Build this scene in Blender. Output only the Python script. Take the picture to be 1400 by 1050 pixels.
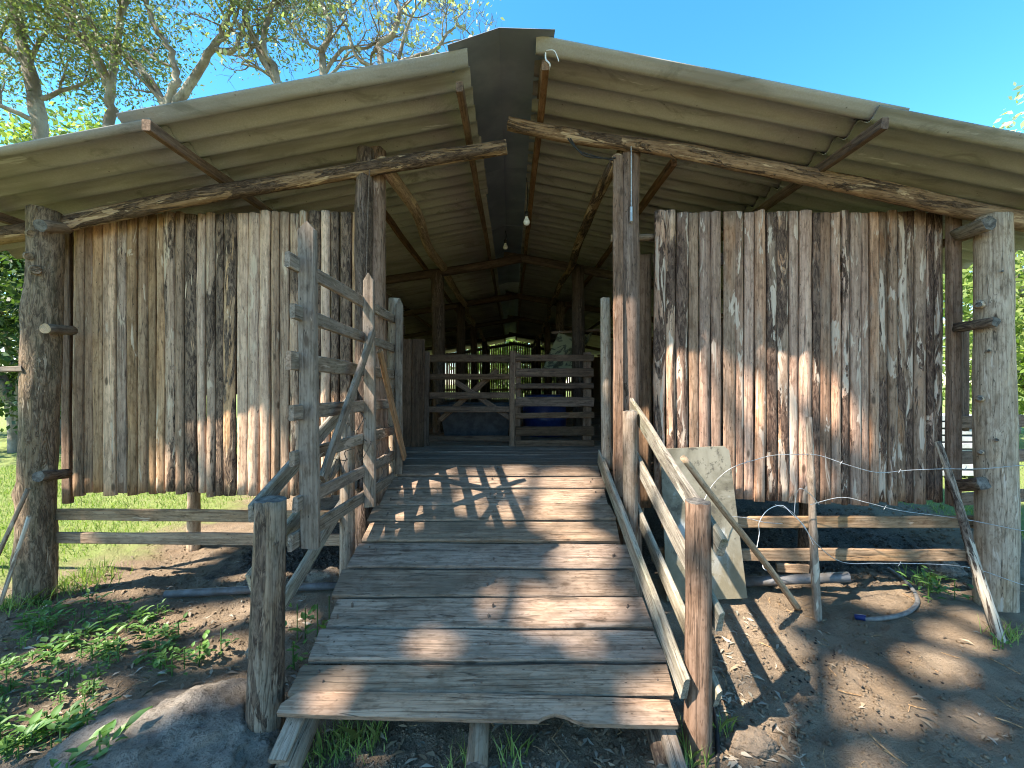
import bpy, math, random
import numpy as np
from mathutils import Vector, Matrix, noise

R = random.Random(11)
NR = np.random.default_rng(5)
sc = bpy.context.scene
for o in list(bpy.data.objects):
    bpy.data.objects.remove(o)

# ------------------------------------------------------------------ camera, sky, sun, exposure
EYE, F = 1.55, 566.0                       # eye height in metres, focal length in photo pixels (1400 wide)
cam_d = bpy.data.cameras.new('camera')
cam = bpy.data.objects.new('camera', cam_d)
sc.collection.objects.link(cam)
cam.location = (0, 0, EYE)
cam.rotation_euler = (math.radians(90), 0, 0)
cam_d.sensor_width = 36
cam_d.lens = 36 * F / 1400
cam_d.clip_start = 0.02
cam_d.clip_end = 3000
sc.camera = cam

SUN_A, SUN_B = 0.70, 0.41                  # shadow offset to the right / away per metre of height
SUNV = Vector((-SUN_A, -SUN_B, 1)).normalized()
elev = math.asin(SUNV.z)
world = bpy.data.worlds.new('World')
sc.world = world
world.use_nodes = True
wn = world.node_tree
sky = wn.nodes.new('ShaderNodeTexSky')
sky.sky_type = 'NISHITA'
sky.sun_disc = False
sky.sun_elevation = elev
sky.sun_rotation = math.atan2(SUNV.x, SUNV.y)
sky.altitude = 400
sky.air_density = 1.0
sky.dust_density = 0.4
sky.ozone_density = 2.5
bg = wn.nodes['Background']
hsv = wn.nodes.new('ShaderNodeHueSaturation')
hsv.inputs['Saturation'].default_value = 1.3
hsv.inputs['Hue'].default_value = 0.488
wn.links.new(sky.outputs[0], hsv.inputs['Color'])
wn.links.new(hsv.outputs[0], bg.inputs[0])
bg.inputs[1].default_value = 0.135
sun_d = bpy.data.lights.new('sun', 'SUN')
sun_d.energy = 5.0
sun_d.angle = math.radians(0.55)
sun_d.color = (1.0, 0.93, 0.82)
sun = bpy.data.objects.new('sun', sun_d)
sun.rotation_euler = SUNV.to_track_quat('Z', 'Y').to_euler()
sun.location = (-8, -7, 12)
sc.collection.objects.link(sun)
sc.view_settings.view_transform = 'Standard'
sc.view_settings.look = 'None'
sc.view_settings.gamma = 1
sc.view_settings.exposure = 1.88
sc.cycles.adaptive_threshold = 0.02
sc.cycles.filter_width = 1.05
sc.cycles.max_bounces = 6
sc.cycles.diffuse_bounces = 3
sc.cycles.glossy_bounces = 2
sc.cycles.caustics_reflective = False
sc.cycles.caustics_refractive = False

# ------------------------------------------------------------------ helpers
W = {}
COL = sc.collection


def P(px, py, y):
    return Vector(((px - 700) * y / F, y, EYE + (525 - py) * y / F))


def G(px, py):
    y = EYE * F / (py - 525)
    return Vector(((px - 700) * y / F, y, 0))


def tag(o, label=None, cat=None, group=None, kind=None):
    if label: o['label'] = label
    if cat: o['category'] = cat
    if group: o['group'] = group
    if kind: o['kind'] = kind
    return o


def place(o, M, parent):
    COL.objects.link(o)
    W[o.name] = M
    o.matrix_basis = M
    if parent is not None:
        o.parent = parent
        o.matrix_parent_inverse = W[parent.name].inverted()
    return o


def empty(name, loc, label, cat, group=None):
    o = bpy.data.objects.new(name, None)
    o.empty_display_size = 0.2
    place(o, Matrix.Translation(Vector(loc)), None)
    return tag(o, label, cat, group)


def mk(name, V, Fc, mats, M=None, parent=None, midx=None, smooth=False):
    me = bpy.data.meshes.new(name)
    me.from_pydata(V, [], Fc)
    for m in (mats if isinstance(mats, (list, tuple)) else [mats]):
        me.materials.append(m)
    if midx is not None:
        me.polygons.foreach_set('material_index', midx)
    if smooth is True:
        me.polygons.foreach_set('use_smooth', [True] * len(Fc))
    elif smooth:
        me.polygons.foreach_set('use_smooth', smooth)
    me.update()
    o = bpy.data.objects.new(name, me)
    return place(o, M or Matrix.Identity(4), parent)


def fast(name, V, Q, mat, parent=None, smooth=False, M=None):
    """V (n,3) numpy, Q (m,k) numpy faces"""
    me = bpy.data.meshes.new(name)
    k = Q.shape[1]
    me.vertices.add(len(V)); me.vertices.foreach_set('co', V.astype(np.float32).ravel())
    me.loops.add(Q.size); me.loops.foreach_set('vertex_index', Q.astype(np.int32).ravel())
    me.polygons.add(len(Q))
    me.polygons.foreach_set('loop_start', (np.arange(len(Q)) * k).astype(np.int32))
    me.polygons.foreach_set('loop_total', np.full(len(Q), k, np.int32))
    if smooth:
        me.polygons.foreach_set('use_smooth', np.ones(len(Q), bool))
    me.materials.append(mat)
    me.update(calc_edges=True)
    me.validate()
    o = bpy.data.objects.new(name, me)
    return place(o, M or Matrix.Identity(4), parent)


def frame(p0, p1, xh):
    z = (p1 - p0).normalized()
    x = Vector(xh) - z * z.dot(Vector(xh))
    if x.length < 1e-4:
        x = Vector((1, 0, 0.01)) - z * z.dot(Vector((1, 0, 0.01)))
    x.normalize()
    y = z.cross(x)
    M = Matrix((x, y, z)).transposed().to_4x4()
    M.translation = p0
    return M


def nz(x, y=0.0, z=0.0):
    return noise.noise(Vector((x, y, z)))


def log(name, p0, p1, r0, r1, mat, parent=None, wob=0.015, rough=0.06, seg=14, step=0.09, flare=0.0, lumps=(), cut=None):
    p0, p1 = Vector(p0), Vector(p1)
    L = (p1 - p0).length
    n = max(4, int(L / step))
    M = frame(p0, p1, (1, 0.02, 0.03))
    s = R.uniform(0, 100)
    V, Fc, mi, sm = [], [], [], []
    for i in range(n + 1):
        t = i / n; z = t * L
        cx, cy = wob * nz(z * 0.7, s) * 2, wob * nz(z * 0.7, s + 9) * 2
        r = r0 + (r1 - r0) * t + flare * math.exp(-z / 0.12)
        for k in range(seg):
            a = 2 * math.pi * k / seg
            ca, sa = math.cos(a), math.sin(a)
            rr = r * (1 + rough * 1.6 * nz(ca * 1.3 + s, sa * 1.3, z * 1.6) + rough * 0.9 * nz(ca * 4, sa * 4 + s, z * 7))
            for (la, lz, lh, lw) in lumps:
                da = (a - la + math.pi) % (2 * math.pi) - math.pi
                rr += lh * math.exp(-((da * r) ** 2 + (z - lz) ** 2) / (lw * lw))
            V.append((cx + rr * ca, cy + rr * sa, z + (0 if 0 < i < n else 0.012 * nz(ca * 2 + s, sa * 2))))
    for i in range(n):
        for k in range(seg):
            k2 = (k + 1) % seg
            Fc.append((i * seg + k, i * seg + k2, (i + 1) * seg + k2, (i + 1) * seg + k)); mi.append(0); sm.append(True)
    Fc.append(tuple(range(seg - 1, -1, -1))); mi.append(1); sm.append(False)
    Fc.append(tuple(range(n * seg, n * seg + seg))); mi.append(1); sm.append(False)
    return mk(name, V, Fc, [mat, cut or M_CUT], M, parent, mi, sm)


def board(name, p0, p1, w, t, mat, parent=None, wd=(0, 0, 1), wob=0.004, ch=0.005, step=0.22, bow=0.0, end_jit=0.006, peak=0.0):
    """plank from p0 to p1, width w along wd, thickness t across; slightly uneven"""
    p0, p1 = Vector(p0), Vector(p1)
    L = (p1 - p0).length
    n = max(2, int(L / step))
    M = frame(p0, p1, wd)
    s = R.uniform(0, 100)
    a, b = w / 2, t / 2
    prof = [(-a + ch, -b), (a - ch, -b), (a, -b + ch), (a, b - ch), (a - ch, b), (-a + ch, b), (-a, b - ch), (-a, -b + ch)]
    V, Fc = [], []
    zs = [L * i / n for i in range(n + 1)]
    if peak: zs = [z * (L - peak) / L for z in zs] + [L]
    for i, z in enumerate(zs):
        for (u, v) in prof:
            du = wob * nz(z * 2.1, s + (3 if u > 0 else 0)) * 2 + wob * 0.6 * nz(z * 9, s + (5 if u > 0 else 2))
            dv = wob * 0.7 * nz(z * 1.7, s + 20) * 2 + bow * math.sin(math.pi * z / L)
            zz = z
            if i in (0, len(zs) - 1): zz += end_jit * nz(u * 20, v * 20, s + i) * 2
            if peak and i == len(zs) - 1: u *= 0.12
            V.append((u + du, v + dv, zz))
    m = len(zs)
    for i in range(m - 1):
        for k in range(8):
            k2 = (k + 1) % 8
            Fc.append((i * 8 + k, i * 8 + k2, (i + 1) * 8 + k2, (i + 1) * 8 + k))
    Fc.append(tuple(range(7, -1, -1)))
    Fc.append(tuple(range((m - 1) * 8, m * 8)))
    return mk(name, V, Fc, mat, M, parent)


def slab(name, x, y, z0, z1, w, t, bulge, mat, parent, lean=0.0, rough=1.0):
    """vertical slab off-cut: flat back, waney or rounded front facing -Y"""
    n = max(8, int((z1 - z0) / 0.11)); s = R.uniform(0, 200)
    us = [-1, -0.93, -0.6, -0.2, 0.2, 0.6, 0.93, 1]
    V, Fc, sm = [], [], []
    m = len(us) + 2
    for i in range(n + 1):
        z = (z1 - z0) * i / n
        wl = w / 2 * (1 + 0.13 * rough * nz(z * 1.3, s) + 0.08 * rough * nz(z * 5, s + 4))
        wr = w / 2 * (1 + 0.13 * rough * nz(z * 1.3, s + 8) + 0.08 * rough * nz(z * 5, s + 12))
        cx = 0.012 * rough * nz(z * 0.8, s + 30) + lean * z
        for u in us:
            ww = wl if u < 0 else wr
            yy = -bulge * (1 - abs(u) ** 2.4) - t * (0.85 if abs(u) == 1 else 1.0)
            yy += 0.004 * rough * nz(u * 2 + s, z * 4) + 0.0025 * rough * nz(u * 6 + s, z * 14)
            zz = z + (0.008 * nz(u * 1.5, s, i) if i in (0, n) else 0)
            V.append((cx + u * ww, yy, zz))
        V.append((cx + wr * 0.96, 0, z)); V.append((cx - wl * 0.96, 0, z))
    for i in range(n):
        for k in range(m):
            k2 = (k + 1) % m
            Fc.append((i * m + k, i * m + k2, (i + 1) * m + k2, (i + 1) * m + k)); sm.append(0 < k < 6)
    Fc.append(tuple(range(m - 1, -1, -1))); Fc.append(tuple(range(n * m, n * m + m))); sm += [False, False]
    return mk(name, V, Fc, mat, Matrix.Translation((x, y, z0)), parent, None, sm)


def smooth_path(pts, k=6):
    pts = [Vector(p) for p in pts]
    out = []
    for i in range(len(pts) - 1):
        a = pts[max(i - 1, 0)]; b = pts[i]; c = pts[i + 1]; d = pts[min(i + 2, len(pts) - 1)]
        for j in range(k):
            t = j / k
            out.append(0.5 * ((2 * b) + (c - a) * t + (2 * a - 5 * b + 4 * c - d) * t * t + (3 * b - a - 3 * c + d) * t ** 3))
    out.append(pts[-1])
    return out


def add_tube(V, Fc, path, rad, seg=6, cap=True):
    base = len(V)
    n = len(path)
    prev = None
    for i, p in enumerate(path):
        d = (path[min(i + 1, n - 1)] - path[max(i - 1, 0)])
        if d.length < 1e-6: d = Vector((0, 0, 1))
        d.normalize()
        x = prev - d * d.dot(prev) if prev is not None else d.orthogonal()
        if x.length < 1e-4: x = d.orthogonal()
        x.normalize(); y = d.cross(x); prev = x
        r = rad[i] if isinstance(rad, (list, tuple)) else rad
        for k in range(seg):
            a = 2 * math.pi * k / seg
            V.append(tuple(p + (x * math.cos(a) + y * math.sin(a)) * r))
    for i in range(n - 1):
        for k in range(seg):
            k2 = (k + 1) % seg
            Fc.append((base + i * seg + k, base + i * seg + k2, base + (i + 1) * seg + k2, base + (i + 1) * seg + k))
    if cap:
        Fc.append(tuple(base + k for k in range(seg - 1, -1, -1)))
        Fc.append(tuple(base + (n - 1) * seg + k for k in range(seg)))


def tube(name, pts, r, mat, parent=None, seg=8, k=6, smooth_it=True):
    V, Fc = [], []
    path = smooth_path(pts, k) if smooth_it else [Vector(p) for p in pts]
    add_tube(V, Fc, path, r, seg)
    return mk(name, V, Fc, mat, None, parent, None, True)


def leaves(P0, size, asp=0.45, droop=0.0, fold=0.25, flat=0.0, rng=NR):
    """rhombic folded leaves at points P0 -> V, quads"""
    n = len(P0)
    d = rng.normal(size=(n, 3)); d[:, 2] = d[:, 2] * (1 - flat) - droop
    d /= np.linalg.norm(d, axis=1)[:, None]
    u = rng.normal(size=(n, 3)); u[:, 2] *= (1 - flat)
    u -= d * (u * d).sum(1)[:, None]; u /= np.linalg.norm(u, axis=1)[:, None]
    nn = np.cross(d, u)
    s = size * rng.uniform(0.65, 1.35, n)[:, None]
    a = P0; c = P0 + d * s
    m = P0 + d * s * 0.45
    l = m + u * s * asp / 2 + nn * s * fold * 0.3
    r = m - u * s * asp / 2 + nn * s * fold * 0.3
    V = np.stack([a, l, c, r], 1).reshape(-1, 3)
    Q = np.arange(4 * n).reshape(n, 4)
    return V, Q


# ------------------------------------------------------------------ materials
class NT:
    def __init__(self, name):
        self.m = bpy.data.materials.new(name); self.m.use_nodes = True
        self.t = self.m.node_tree; self.b = self.t.nodes['Principled BSDF']
        self.out = self.t.nodes['Material Output']

    def n(self, typ, **kw):
        return self.t.nodes.new('ShaderNode' + typ)

    def link(self, a, b):
        if isinstance(a, (int, float)): b.default_value = a
        elif isinstance(a, tuple): b.default_value = a if len(a) == 4 or len(b.default_value) == 3 else (*a, 1)
        else: self.t.links.new(a, b)

    def math(self, op, a, b=0.0, clamp=False):
        x = self.n('Math'); x.operation = op; x.use_clamp = clamp
        self.link(a, x.inputs[0]); self.link(b, x.inputs[1]); return x.outputs[0]

    def vmath(self, op, a, b):
        x = self.n('VectorMath'); x.operation = op
        self.link(a, x.inputs[0]); self.link(b, x.inputs[1]); return x.outputs[0]

    def mix(self, f, a, b, mode='MIX'):
        x = self.n('MixRGB'); x.blend_type = mode
        self.link(f, x.inputs[0]); self.link(a, x.inputs[1]); self.link(b, x.inputs[2]); return x.outputs[0]

    def noise(self, v, scale=1.0, detail=4, rough=0.55, dist=0.0):
        x = self.n('TexNoise'); self.link(v, x.inputs['Vector'])
        x.inputs['Scale'].default_value = scale; x.inputs['Detail'].default_value = detail
        x.inputs['Roughness'].default_value = rough; x.inputs['Distortion'].default_value = dist
        return x.outputs[0]

    def voro(self, v, scale=1.0, feat='F1'):
        x = self.n('TexVoronoi'); x.feature = feat; self.link(v, x.inputs['Vector']); x.inputs['Scale'].default_value = scale
        return x.outputs['Distance']

    def ramp(self, v, lo, hi, a=0.0, b=1.0):
        x = self.n('MapRange'); x.interpolation_type = 'SMOOTHSTEP'
        self.link(v, x.inputs[0])
        for i, q in enumerate((lo, hi, a, b)): self.link(q, x.inputs[i + 1])
        return x.outputs[0]

    def scale(self, v, s):
        return self.vmath('MULTIPLY', v, s)

    def obj(self, jitter=True):
        tc = self.n('TexCoord').outputs['Object']
        if not jitter: return tc, None
        r = self.n('ObjectInfo').outputs['Random']
        c = self.n('CombineXYZ')
        self.link(self.math('MULTIPLY', r, 61.7), c.inputs[0]); self.link(self.math('MULTIPLY', r, 37.1), c.inputs[1]); self.link(self.math('MULTIPLY', r, 83.3), c.inputs[2])
        return self.vmath('ADD', tc, c.outputs[0]), r

    def done(self, col, rough=0.8, h=None, bump=0.5, dist=0.01, spec=0.25):
        self.link(col, self.b.inputs['Base Color']); self.link(rough, self.b.inputs['Roughness'])
        self.b.inputs['Specular IOR Level'].default_value = spec
        if h is not None:
            x = self.n('Bump'); x.inputs['Strength'].default_value = bump; x.inputs['Distance'].default_value = dist
            self.link(h, x.inputs['Height']); self.t.links.new(x.outputs[0], self.b.inputs['Normal'])
        return self.m


def wood(name, a, b, grey=(0.2, 0.18, 0.15), grey_amt=0.4, bark=0.0, bark_d=(0.035, 0.026, 0.02), bark_l=(0.13, 0.105, 0.085),
         pale=0.0, pale_c=(0.5, 0.44, 0.36), green=0.0, bump=0.6, var=0.35, knots=True, dirt=0.0, warm=1.0):
    wm = lambda c: (min(c[0] * (1 + .16 * warm), .8), c[1] * (1 - 0.05 * warm), c[2] * (1 - 0.20 * warm))
    a, b, grey, bark_d, bark_l, pale_c = map(wm, (a, b, grey, bark_d, bark_l, pale_c))
    t = NT(name)
    v, rnd = t.obj()
    r2 = t.math('FRACT', t.math('MULTIPLY', rnd, 17.31)); r3 = t.math('FRACT', t.math('MULTIPLY', rnd, 41.77)); r4 = t.math('FRACT', t.math('MULTIPLY', rnd, 73.13))
    fine = t.noise(t.scale(v, (75, 75, 3.2)), 1, 3, 0.62, 0.5)
    streak = t.noise(t.scale(v, (15, 15, 0.9)), 1, 3, 0.55, 0.4)
    big = t.noise(t.scale(v, (5, 5, 1.2)), 1, 3, 0.6, 0.5)
    speck = t.noise(t.scale(v, (60, 60, 24)), 1, 2, 0.7)
    mott = t.noise(t.scale(v, (26, 26, 9)), 1, 3, 0.7, 0.6)
    col = t.mix(t.ramp(streak, 0.3, 0.7), a, b)
    gm = t.ramp(t.math('ADD', big, t.math('MULTIPLY', t.math('SUBTRACT', r3, 0.5), 0.5)), 0.62 - 0.35 * grey_amt, 0.78 - 0.35 * grey_amt, 0, min(1, grey_amt * 1.7))
    col = t.mix(gm, col, grey)
    h = t.math('MULTIPLY', fine, 0.5)
    col = t.mix(t.ramp(mott, 0.42, 0.7, 0, 0.65), col, t.mix(1.0, col, (0.5, 0.45, 0.4), 'MULTIPLY'))
    # darker late-wood lines and checks
    col = t.mix(t.ramp(fine, 0.3, 0.62, 0.62, 0.0), col, t.mix(1.0, col, (0.35, 0.3, 0.26), 'MULTIPLY'))
    crack = t.noise(t.scale(v, (30, 30, 0.9)), 1, 2, 0.5, 0.8)
    cm = t.ramp(t.math('ABSOLUTE', t.math('SUBTRACT', crack, 0.5)), 0.0, 0.011, 0.7, 0)
    col = t.mix(cm, col, (0.025, 0.018, 0.013))
    h = t.math('SUBTRACT', h, t.math('MULTIPLY', cm, 0.6))
    col = t.mix(t.ramp(speck, 0.52, 0.7, 0, 0.45), col, t.mix(1.0, col, (0.4, 0.36, 0.33), 'MULTIPLY'))
    # per piece brightness
    br = t.math('ADD', 1 - var * 0.75, t.math('MULTIPLY', r4, var * 1.5))
    hs = t.n('HueSaturation'); t.link(col, hs.inputs['Color']); t.link(br, hs.inputs['Value']); t.link(t.math('ADD', 0.8, t.math('MULTIPLY', r3, 0.35)), hs.inputs['Saturation'])
    col = hs.outputs[0]
    if knots:
        kn = t.voro(t.scale(v, (7, 7, 2.6)), 1)
        km = t.ramp(t.math('ADD', kn, t.math('MULTIPLY', t.math('SUBTRACT', speck, 0.5), 0.06)), 0.05, 0.12, 0.8, 0)
        col = t.mix(km, col, (0.06, 0.035, 0.02))
        holes = t.voro(t.scale(v, (30, 30, 11)), 1)
        col = t.mix(t.ramp(holes, 0.05, 0.09, 0.75, 0), col, (0.02, 0.014, 0.01))
    if pale:
        pm = t.noise(t.vmath('ADD', t.scale(v, (14, 14, 2.3)), (7.7, 3.1, 1.7)), 1, 4, 0.62, 0.8)
        pth = t.math('SUBTRACT', 0.80 - 0.25 * pale, t.math('MULTIPLY', r2, 0.16))
        pmask = t.ramp(pm, pth, t.math('ADD', pth, 0.035), 0, 0.85)
        col = t.mix(pmask, col, t.mix(t.ramp(fine, 0.3, 0.7), pale_c, tuple(0.7 * c for c in pale_c)))
    if bark:
        bn = t.noise(t.scale(v, (11, 11, 1.7)), 1, 5, 0.66, 0.9)
        thr = t.math('SUBTRACT', 0.5 + 0.30 * (1 - bark), t.math('MULTIPLY', t.math('SUBTRACT', r2, 0.4), 0.62))
        bm = t.ramp(bn, thr, t.math('ADD', thr, 0.03))
        bt = t.noise(t.scale(v, (42, 42, 11)), 1, 3, 0.75, 1.2)
        bc = t.mix(t.ramp(bt, 0.35, 0.68), bark_d, bark_l)
        col = t.mix(bm, col, bc)
        h = t.math('ADD', h, t.math('MULTIPLY', bm, t.math('ADD', 0.5, t.math('MULTIPLY', bt, 1.6))))
    if green:
        gn = t.noise(t.scale(v, (8, 8, 2)), 1, 4)
        col = t.mix(t.ramp(gn, 0.45, 0.7, 0, green), col, (0.10, 0.135, 0.06))
    if dirt:
        dn = t.noise(t.scale(v, (6, 6, 2.4)), 1, 4, 0.7)
        col = t.mix(t.ramp(dn, 0.42, 0.68, 0, dirt), col, (0.13, 0.095, 0.065))
    return t.done(col, t.math('ADD', 0.72, t.math('MULTIPLY', speck, 0.2)), h, bump, 0.008, 0.2)


M_SLAB_L = wood('slab_wood_tan', (0.40, 0.28, 0.175), (0.56, 0.42, 0.28), (0.35, 0.28, 0.205), 0.35, bark=0.28, bark_l=(0.21, 0.165, 0.125), pale=0.5, pale_c=(0.57, 0.51, 0.41), var=0.5)
M_SLAB_R = wood('slab_wood_pink', (0.34, 0.215, 0.145), (0.48, 0.335, 0.24), (0.34, 0.29, 0.25), 0.45, bark=0.16, bark_d=(0.04, 0.026, 0.02), bark_l=(0.17, 0.125, 0.10), pale=0.62, pale_c=(0.56, 0.51, 0.45), var=0.5)
M_DARK = wood('interior_shade_wood', (0.055, 0.04, 0.03), (0.10, 0.075, 0.055), (0.08, 0.07, 0.06), 0.4, bark=0.3, var=0.3)  # shade of the barn interior put into the post and rafter colour
M_PEN = wood('pen_wood', (0.095, 0.066, 0.045), (0.16, 0.115, 0.08), (0.11, 0.09, 0.07), 0.3, var=0.4)  # sawn wood darkened in colour to carry the shade inside the barn
M_SAWN = wood('sawn_brown', (0.24, 0.165, 0.11), (0.34, 0.245, 0.165), (0.24, 0.19, 0.15), 0.25, pale=0.2, var=0.25)
M_GREY = wood('weathered_grey', (0.24, 0.205, 0.16), (0.34, 0.295, 0.24), (0.26, 0.245, 0.22), 0.7, pale=0.3, pale_c=(0.40, 0.37, 0.33), green=0.08, var=0.3)
M_RAIL = wood('rail_algae', (0.25, 0.22, 0.16), (0.36, 0.32, 0.24), (0.27, 0.25, 0.21), 0.6, green=0.3, pale=0.35, pale_c=(0.44, 0.42, 0.34), var=0.3, warm=0.25)
M_LOWR = wood('low_rail', (0.29, 0.215, 0.14), (0.40, 0.31, 0.21), (0.28, 0.245, 0.2), 0.4, pale=0.2, var=0.3, dirt=0.3)
M_RAMP = wood('ramp_plank', (0.225, 0.18, 0.145), (0.31, 0.255, 0.205), (0.265, 0.23, 0.195), 0.5, var=0.25, dirt=0.65, warm=0.95, bump=0.8, knots=True)
M_LIP = wood('lip_plank', (0.30, 0.22, 0.16), (0.42, 0.32, 0.24), (0.30, 0.26, 0.22), 0.4, pale=0.4, var=0.1, dirt=0.25)
M_POSTB = wood('post_bark', (0.25, 0.20, 0.14), (0.36, 0.29, 0.20), (0.22, 0.2, 0.16), 0.5, bark=0.22, bark_d=(.07,.055,.04), bark_l=(0.26, 0.215, 0.16), pale=0.4, green=0.15, var=0.15, bump=0.9)
M_POSTP = wood('post_peeled', (0.44, 0.35, 0.25), (0.54, 0.45, 0.34), (0.46, 0.41, 0.34), 0.45, pale=0.5, pale_c=(0.58, 0.52, 0.44), var=0.1, warm=0.6)
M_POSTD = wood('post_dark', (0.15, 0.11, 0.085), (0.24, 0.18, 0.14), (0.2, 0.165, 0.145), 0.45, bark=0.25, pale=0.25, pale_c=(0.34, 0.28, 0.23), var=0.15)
M_POSTG = wood('post_grey', (0.175, 0.145, 0.11), (0.28, 0.23, 0.175), (0.2, 0.185, 0.16), 0.6, bark=0.45, bark_l=(0.15, 0.125, 0.10), pale=0.1, pale_c=(0.3, 0.27, 0.22), var=0.2, green=0.1)
M_RAFT = wood('rafter_log', (0.24, 0.18, 0.12), (0.36, 0.28, 0.19), (0.24, 0.21, 0.17), 0.4, bark=0.45, pale=0.45, pale_c=(0.46, 0.4, 0.3), var=0.2, bump=0.9)
M_PURL = wood('purlin_wood', (0.13, 0.09, 0.06), (0.21, 0.15, 0.10), (0.18, 0.14, 0.11), 0.2, var=0.25)
M_STICK = wood('lichen_stick', (0.26, 0.22, 0.16), (0.38, 0.33, 0.25), (0.3, 0.28, 0.25), 0.6, bark=0.12, bark_l=(0.2, 0.18, 0.16), pale=0.9, pale_c=(0.55, 0.56, 0.5), var=0.1)
M_BAMBOO = wood('bamboo_pole', (0.36, 0.27, 0.16), (0.48, 0.37, 0.24), (0.34, 0.28, 0.2), 0.3, pale=0.2, var=0.05)


def cut_mat():
    t = NT('cut_end'); v, r = t.obj()
    n1 = t.noise(v, 14, 5)
    rad = t.n('VectorMath'); rad.operation = 'LENGTH'
    tc = t.n('TexCoord').outputs['Object']; t.link(t.scale(tc, (1, 1, 0)), rad.inputs[0])
    rings = t.math('SINE', t.math('ADD', t.math('MULTIPLY', rad.outputs['Value'], 650), t.math('MULTIPLY', n1, 9)))
    c = t.mix(t.ramp(rings, -1, 1, 0, 0.6), (0.42, 0.30, 0.18), (0.27, 0.18, 0.11))
    c = t.mix(t.ramp(n1, 0.45, 0.7, 0, 0.8), c, (0.12, 0.09, 0.065))
    return t.done(c, 0.85, n1, 0.4)


def cut_grey():
    t = NT('cut_end_grey'); v, r = t.obj(); n1 = t.noise(v, 30, 6, 0.7)
    return t.done(t.mix(t.ramp(n1, 0.3, 0.7), (0.045, 0.038, 0.032), (0.2, 0.175, 0.145)), 0.9, n1, 0.8)


M_CUT, M_CUTG = cut_mat(), cut_grey()


def sheet_mat():
    t = NT('fibre_cement'); tc, r = t.obj()
    big = t.noise(t.scale(tc, (0.6, 2.2, 1)), 1, 5, 0.6); fine = t.noise(tc, 90, 4, 0.7); st = t.noise(t.scale(tc, (1.2, 14, 1)), 1, 5)
    c = t.mix(t.ramp(big, 0.3, 0.7), (0.30, 0.28, 0.245), (0.40, 0.375, 0.325))
    c = t.mix(t.ramp(st, 0.48, 0.7, 0, 0.7), c, (0.18, 0.16, 0.125))
    c = t.mix(t.ramp(fine, 0.35, 0.7, 0.3, 0), c, (0.22, 0.19, 0.14))
    br = t.math('ADD', 0.9, t.math('MULTIPLY', r, 0.2))
    hs = t.n('HueSaturation'); t.link(c, hs.inputs['Color']); t.link(br, hs.inputs['Value'])
    mo = t.noise(t.vmath('ADD', t.scale(tc, (2.2, 5, 3)), (4.4, 1.2, 9.1)), 1, 6, 0.7, 0.8)
    c = t.mix(t.ramp(mo, 0.54, 0.68, 0, 0.6), hs.outputs[0], (0.135, 0.125, 0.095))
    pa = t.noise(t.scale(tc, (1.4, 22, 3)), 1, 5, 0.7, 0.3)
    c = t.mix(t.ramp(pa, 0.62, 0.7, 0, 0.55), c, (0.56, 0.54, 0.48))
    sp = t.ramp(t.voro(tc, 11), 0.03, 0.07, 0.75, 0)
    c = t.mix(sp, c, (0.1, 0.08, 0.06))
    return t.done(c, 0.9, fine, 0.15, 0.004)


def simple(name, c1, c2, scale=20, rough=0.7, bump=0.2, spec=0.3, metal=0.0, detail=5):
    t = NT(name); v, r = t.obj(); n1 = t.noise(v, scale, detail, 0.6)
    t.b.inputs['Metallic'].default_value = metal
    return t.done(t.mix(t.ramp(n1, 0.35, 0.68), c1, c2), rough, n1, bump, 0.004, spec)


M_SHEET = sheet_mat()
M_CAP = simple('ridge_cap_metal', (0.19, 0.215, 0.255), (0.27, 0.30, 0.345), 3, 0.5, 0.1, 0.4, 0.3)
M_CAPL = simple('ridge_cap_pale', (0.4, 0.42, 0.42), (0.55, 0.56, 0.55), 6, 0.4, 0.1)
M_WIRE = simple('wire_steel', (0.30, 0.29, 0.28), (0.5, 0.49, 0.47), 50, 0.45, 0.1, 0.5, 0.6)
M_WIREW = simple('wire_white', (0.6, 0.6, 0.58), (0.72, 0.72, 0.7), 50, 0.5)
M_RUST = simple('wire_rust', (0.08, 0.055, 0.04), (0.16, 0.11, 0.08), 60, 0.8)
M_BLACK = simple('black_rubber', (0.012, 0.012, 0.013), (0.03, 0.03, 0.03), 30, 0.5)
M_HOSE = simple('hose_grey', (0.11, 0.10, 0.09), (0.19, 0.175, 0.16), 30, 0.6)
M_BLUE = simple('blue_plastic', (0.008, 0.018, 0.08), (0.014, 0.03, 0.12), 20, 0.4)
M_PVC = simple('pvc_pipe', (0.075, 0.065, 0.055), (0.16, 0.155, 0.155), 7, 0.5, 0.05)
M_BULB = simple('bulb_glass', (0.72, 0.72, 0.70), (0.8, 0.8, 0.78), 10, 0.15, 0.0, 0.6)
M_TROUGH = simple('dark_plastic', (0.02, 0.022, 0.026), (0.045, 0.046, 0.05), 12, 0.55)
M_STACK = simple('pale_concrete', (0.30, 0.30, 0.285), (0.42, 0.42, 0.40), 9, 0.9)


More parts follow.
